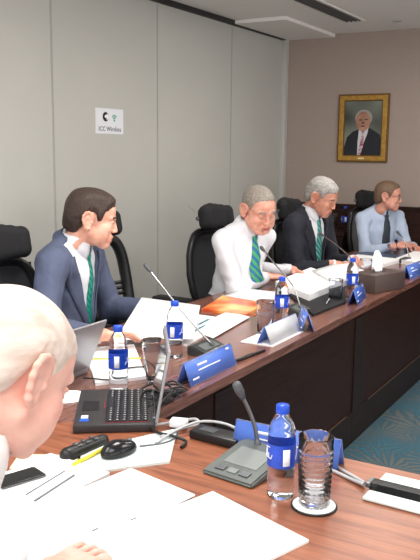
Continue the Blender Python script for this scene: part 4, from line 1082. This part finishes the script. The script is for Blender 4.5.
for i, (cx, cy) in enumerate(((-1.20, 1.92), (-1.14, 1.87), (-1.24, 1.98), (-1.17, 1.95), (-1.22, 1.88), (-1.13, 1.82), (-1.27, 1.93))):
    cx = cx-.10; cy += .04 if i != 5 else .0
    pts = []
    a0 = rs.random()*6
    for k in range(9):
        a = a0+k*.95; r_ = .045+.045*rs.random()
        pts.append((min(cx+r_*math.cos(a), XI-.01) if cy > 1.80 else cx+r_*math.cos(a), cy+r_*1.2*math.sin(a), .006+.030*rs.random()))
    cable('black cable coiled in the tangle behind the open laptop', pts, .0035, M_cabb, grp='tangled black cables')
cable('black earphone cable looped on the white notebook', [(-1.66, 1.99, .016), (-1.62, 2.00, .018), (-1.57, 2.02, .017), (-1.56, 2.10, .017), (-1.60, 2.16, .018), (-1.55, 2.22, .016), (-1.50, 2.20, .006)], .003, M_cabb)
cable('grey cable lying on the mat beside the mouse', [(-1.145, 1.60, .010), (-1.10, 1.66, .010), (-1.10, 1.72, .012), (-1.14, 1.76, .012)], .0022, M_steel)
cable('dark connector lead at the upper corner of the mouse mat', [(-1.19, 1.72, .014), (-1.15, 1.70, .014), (-1.10, 1.70, .014), (-1.06, 1.70, .008), (-1.05, 1.66, .006)], .0045, M_cabb)
tag(obj('adapter_plug', box(B(), (0, 0, .018), (.05, .035, .022), .004), M_wht, None, True, 40), 'small white cable adapter behind the mouse mat', 'adapter', loc=(-1.14, 1.79, T), rz=.3)

# ---- white box with black strip at right
wb = thing('document_tray', 'flat white plastic tray holding a black control strip at right table edge', 'tray', (-.39, 1.70, T), -.03)
obj('tray_body', box(B(), (0, 0, .005), (.27, .165, .009), .004), M_trayw, wb, True, 40)
cs = thing('control_strip', 'long black control strip lying across the white tray', 'control strip', (-.39, 1.685, T+.010), -.03)
bm = B(); prism(bm, [(-.024, 0), (.024, 0), (.015, .014), (-.015, .014)], -.135, .16, Matrix(((0, 0, 1, 0), (1, 0, 0, 0), (0, 1, 0, 0), (0, 0, 0, 1)))); bmesh.ops.recalc_face_normals(bm, faces=bm.faces)
obj('body', bm, M_screen, cs); obj('metal_end', box(B(), (-.140, 0, .0075), (.012, .04, .013), .003), M_steel, cs)
# ---- far sideboard with bottle and glass
sb = thing('sideboard', 'low dark sideboard against the back wall carrying a bottle and glasses', 'sideboard', (-2.76, 6.68, 0))
bm = B(); box(bm, (0, 0, .80), (.76, .40, .035), .004); obj('top', bm, M_wains, sb)
bm = B(); box(bm, (0, .0, .42), (.73, .37, .72), .004); obj('carcass', bm, M_wains, sb)
for sx in (-1, 1):
    o = obj('door', box(B(), (sx*.182, -.19, .43), (.355, .018, .66), .003), M_skirtd, sb); obj('handle', tube(B(), [(sx*.05, -.205, .5), (sx*.05, -.205, .62)], .006, 8), M_steel, o)
obj('plinth', box(B(), (0, .01, .03), (.70, .33, .06)), M_black, sb)
bb = dup(b0, 'water bottle with blue label on the dark sideboard against the back wall', (-2.43, 6.62, .818), 3.6)
gg = dup(g3, 'clear glass to the left of the bottle on the back sideboard', (-2.545, 6.62, .818), 0); gg.scale = (1, 1, 1.25)
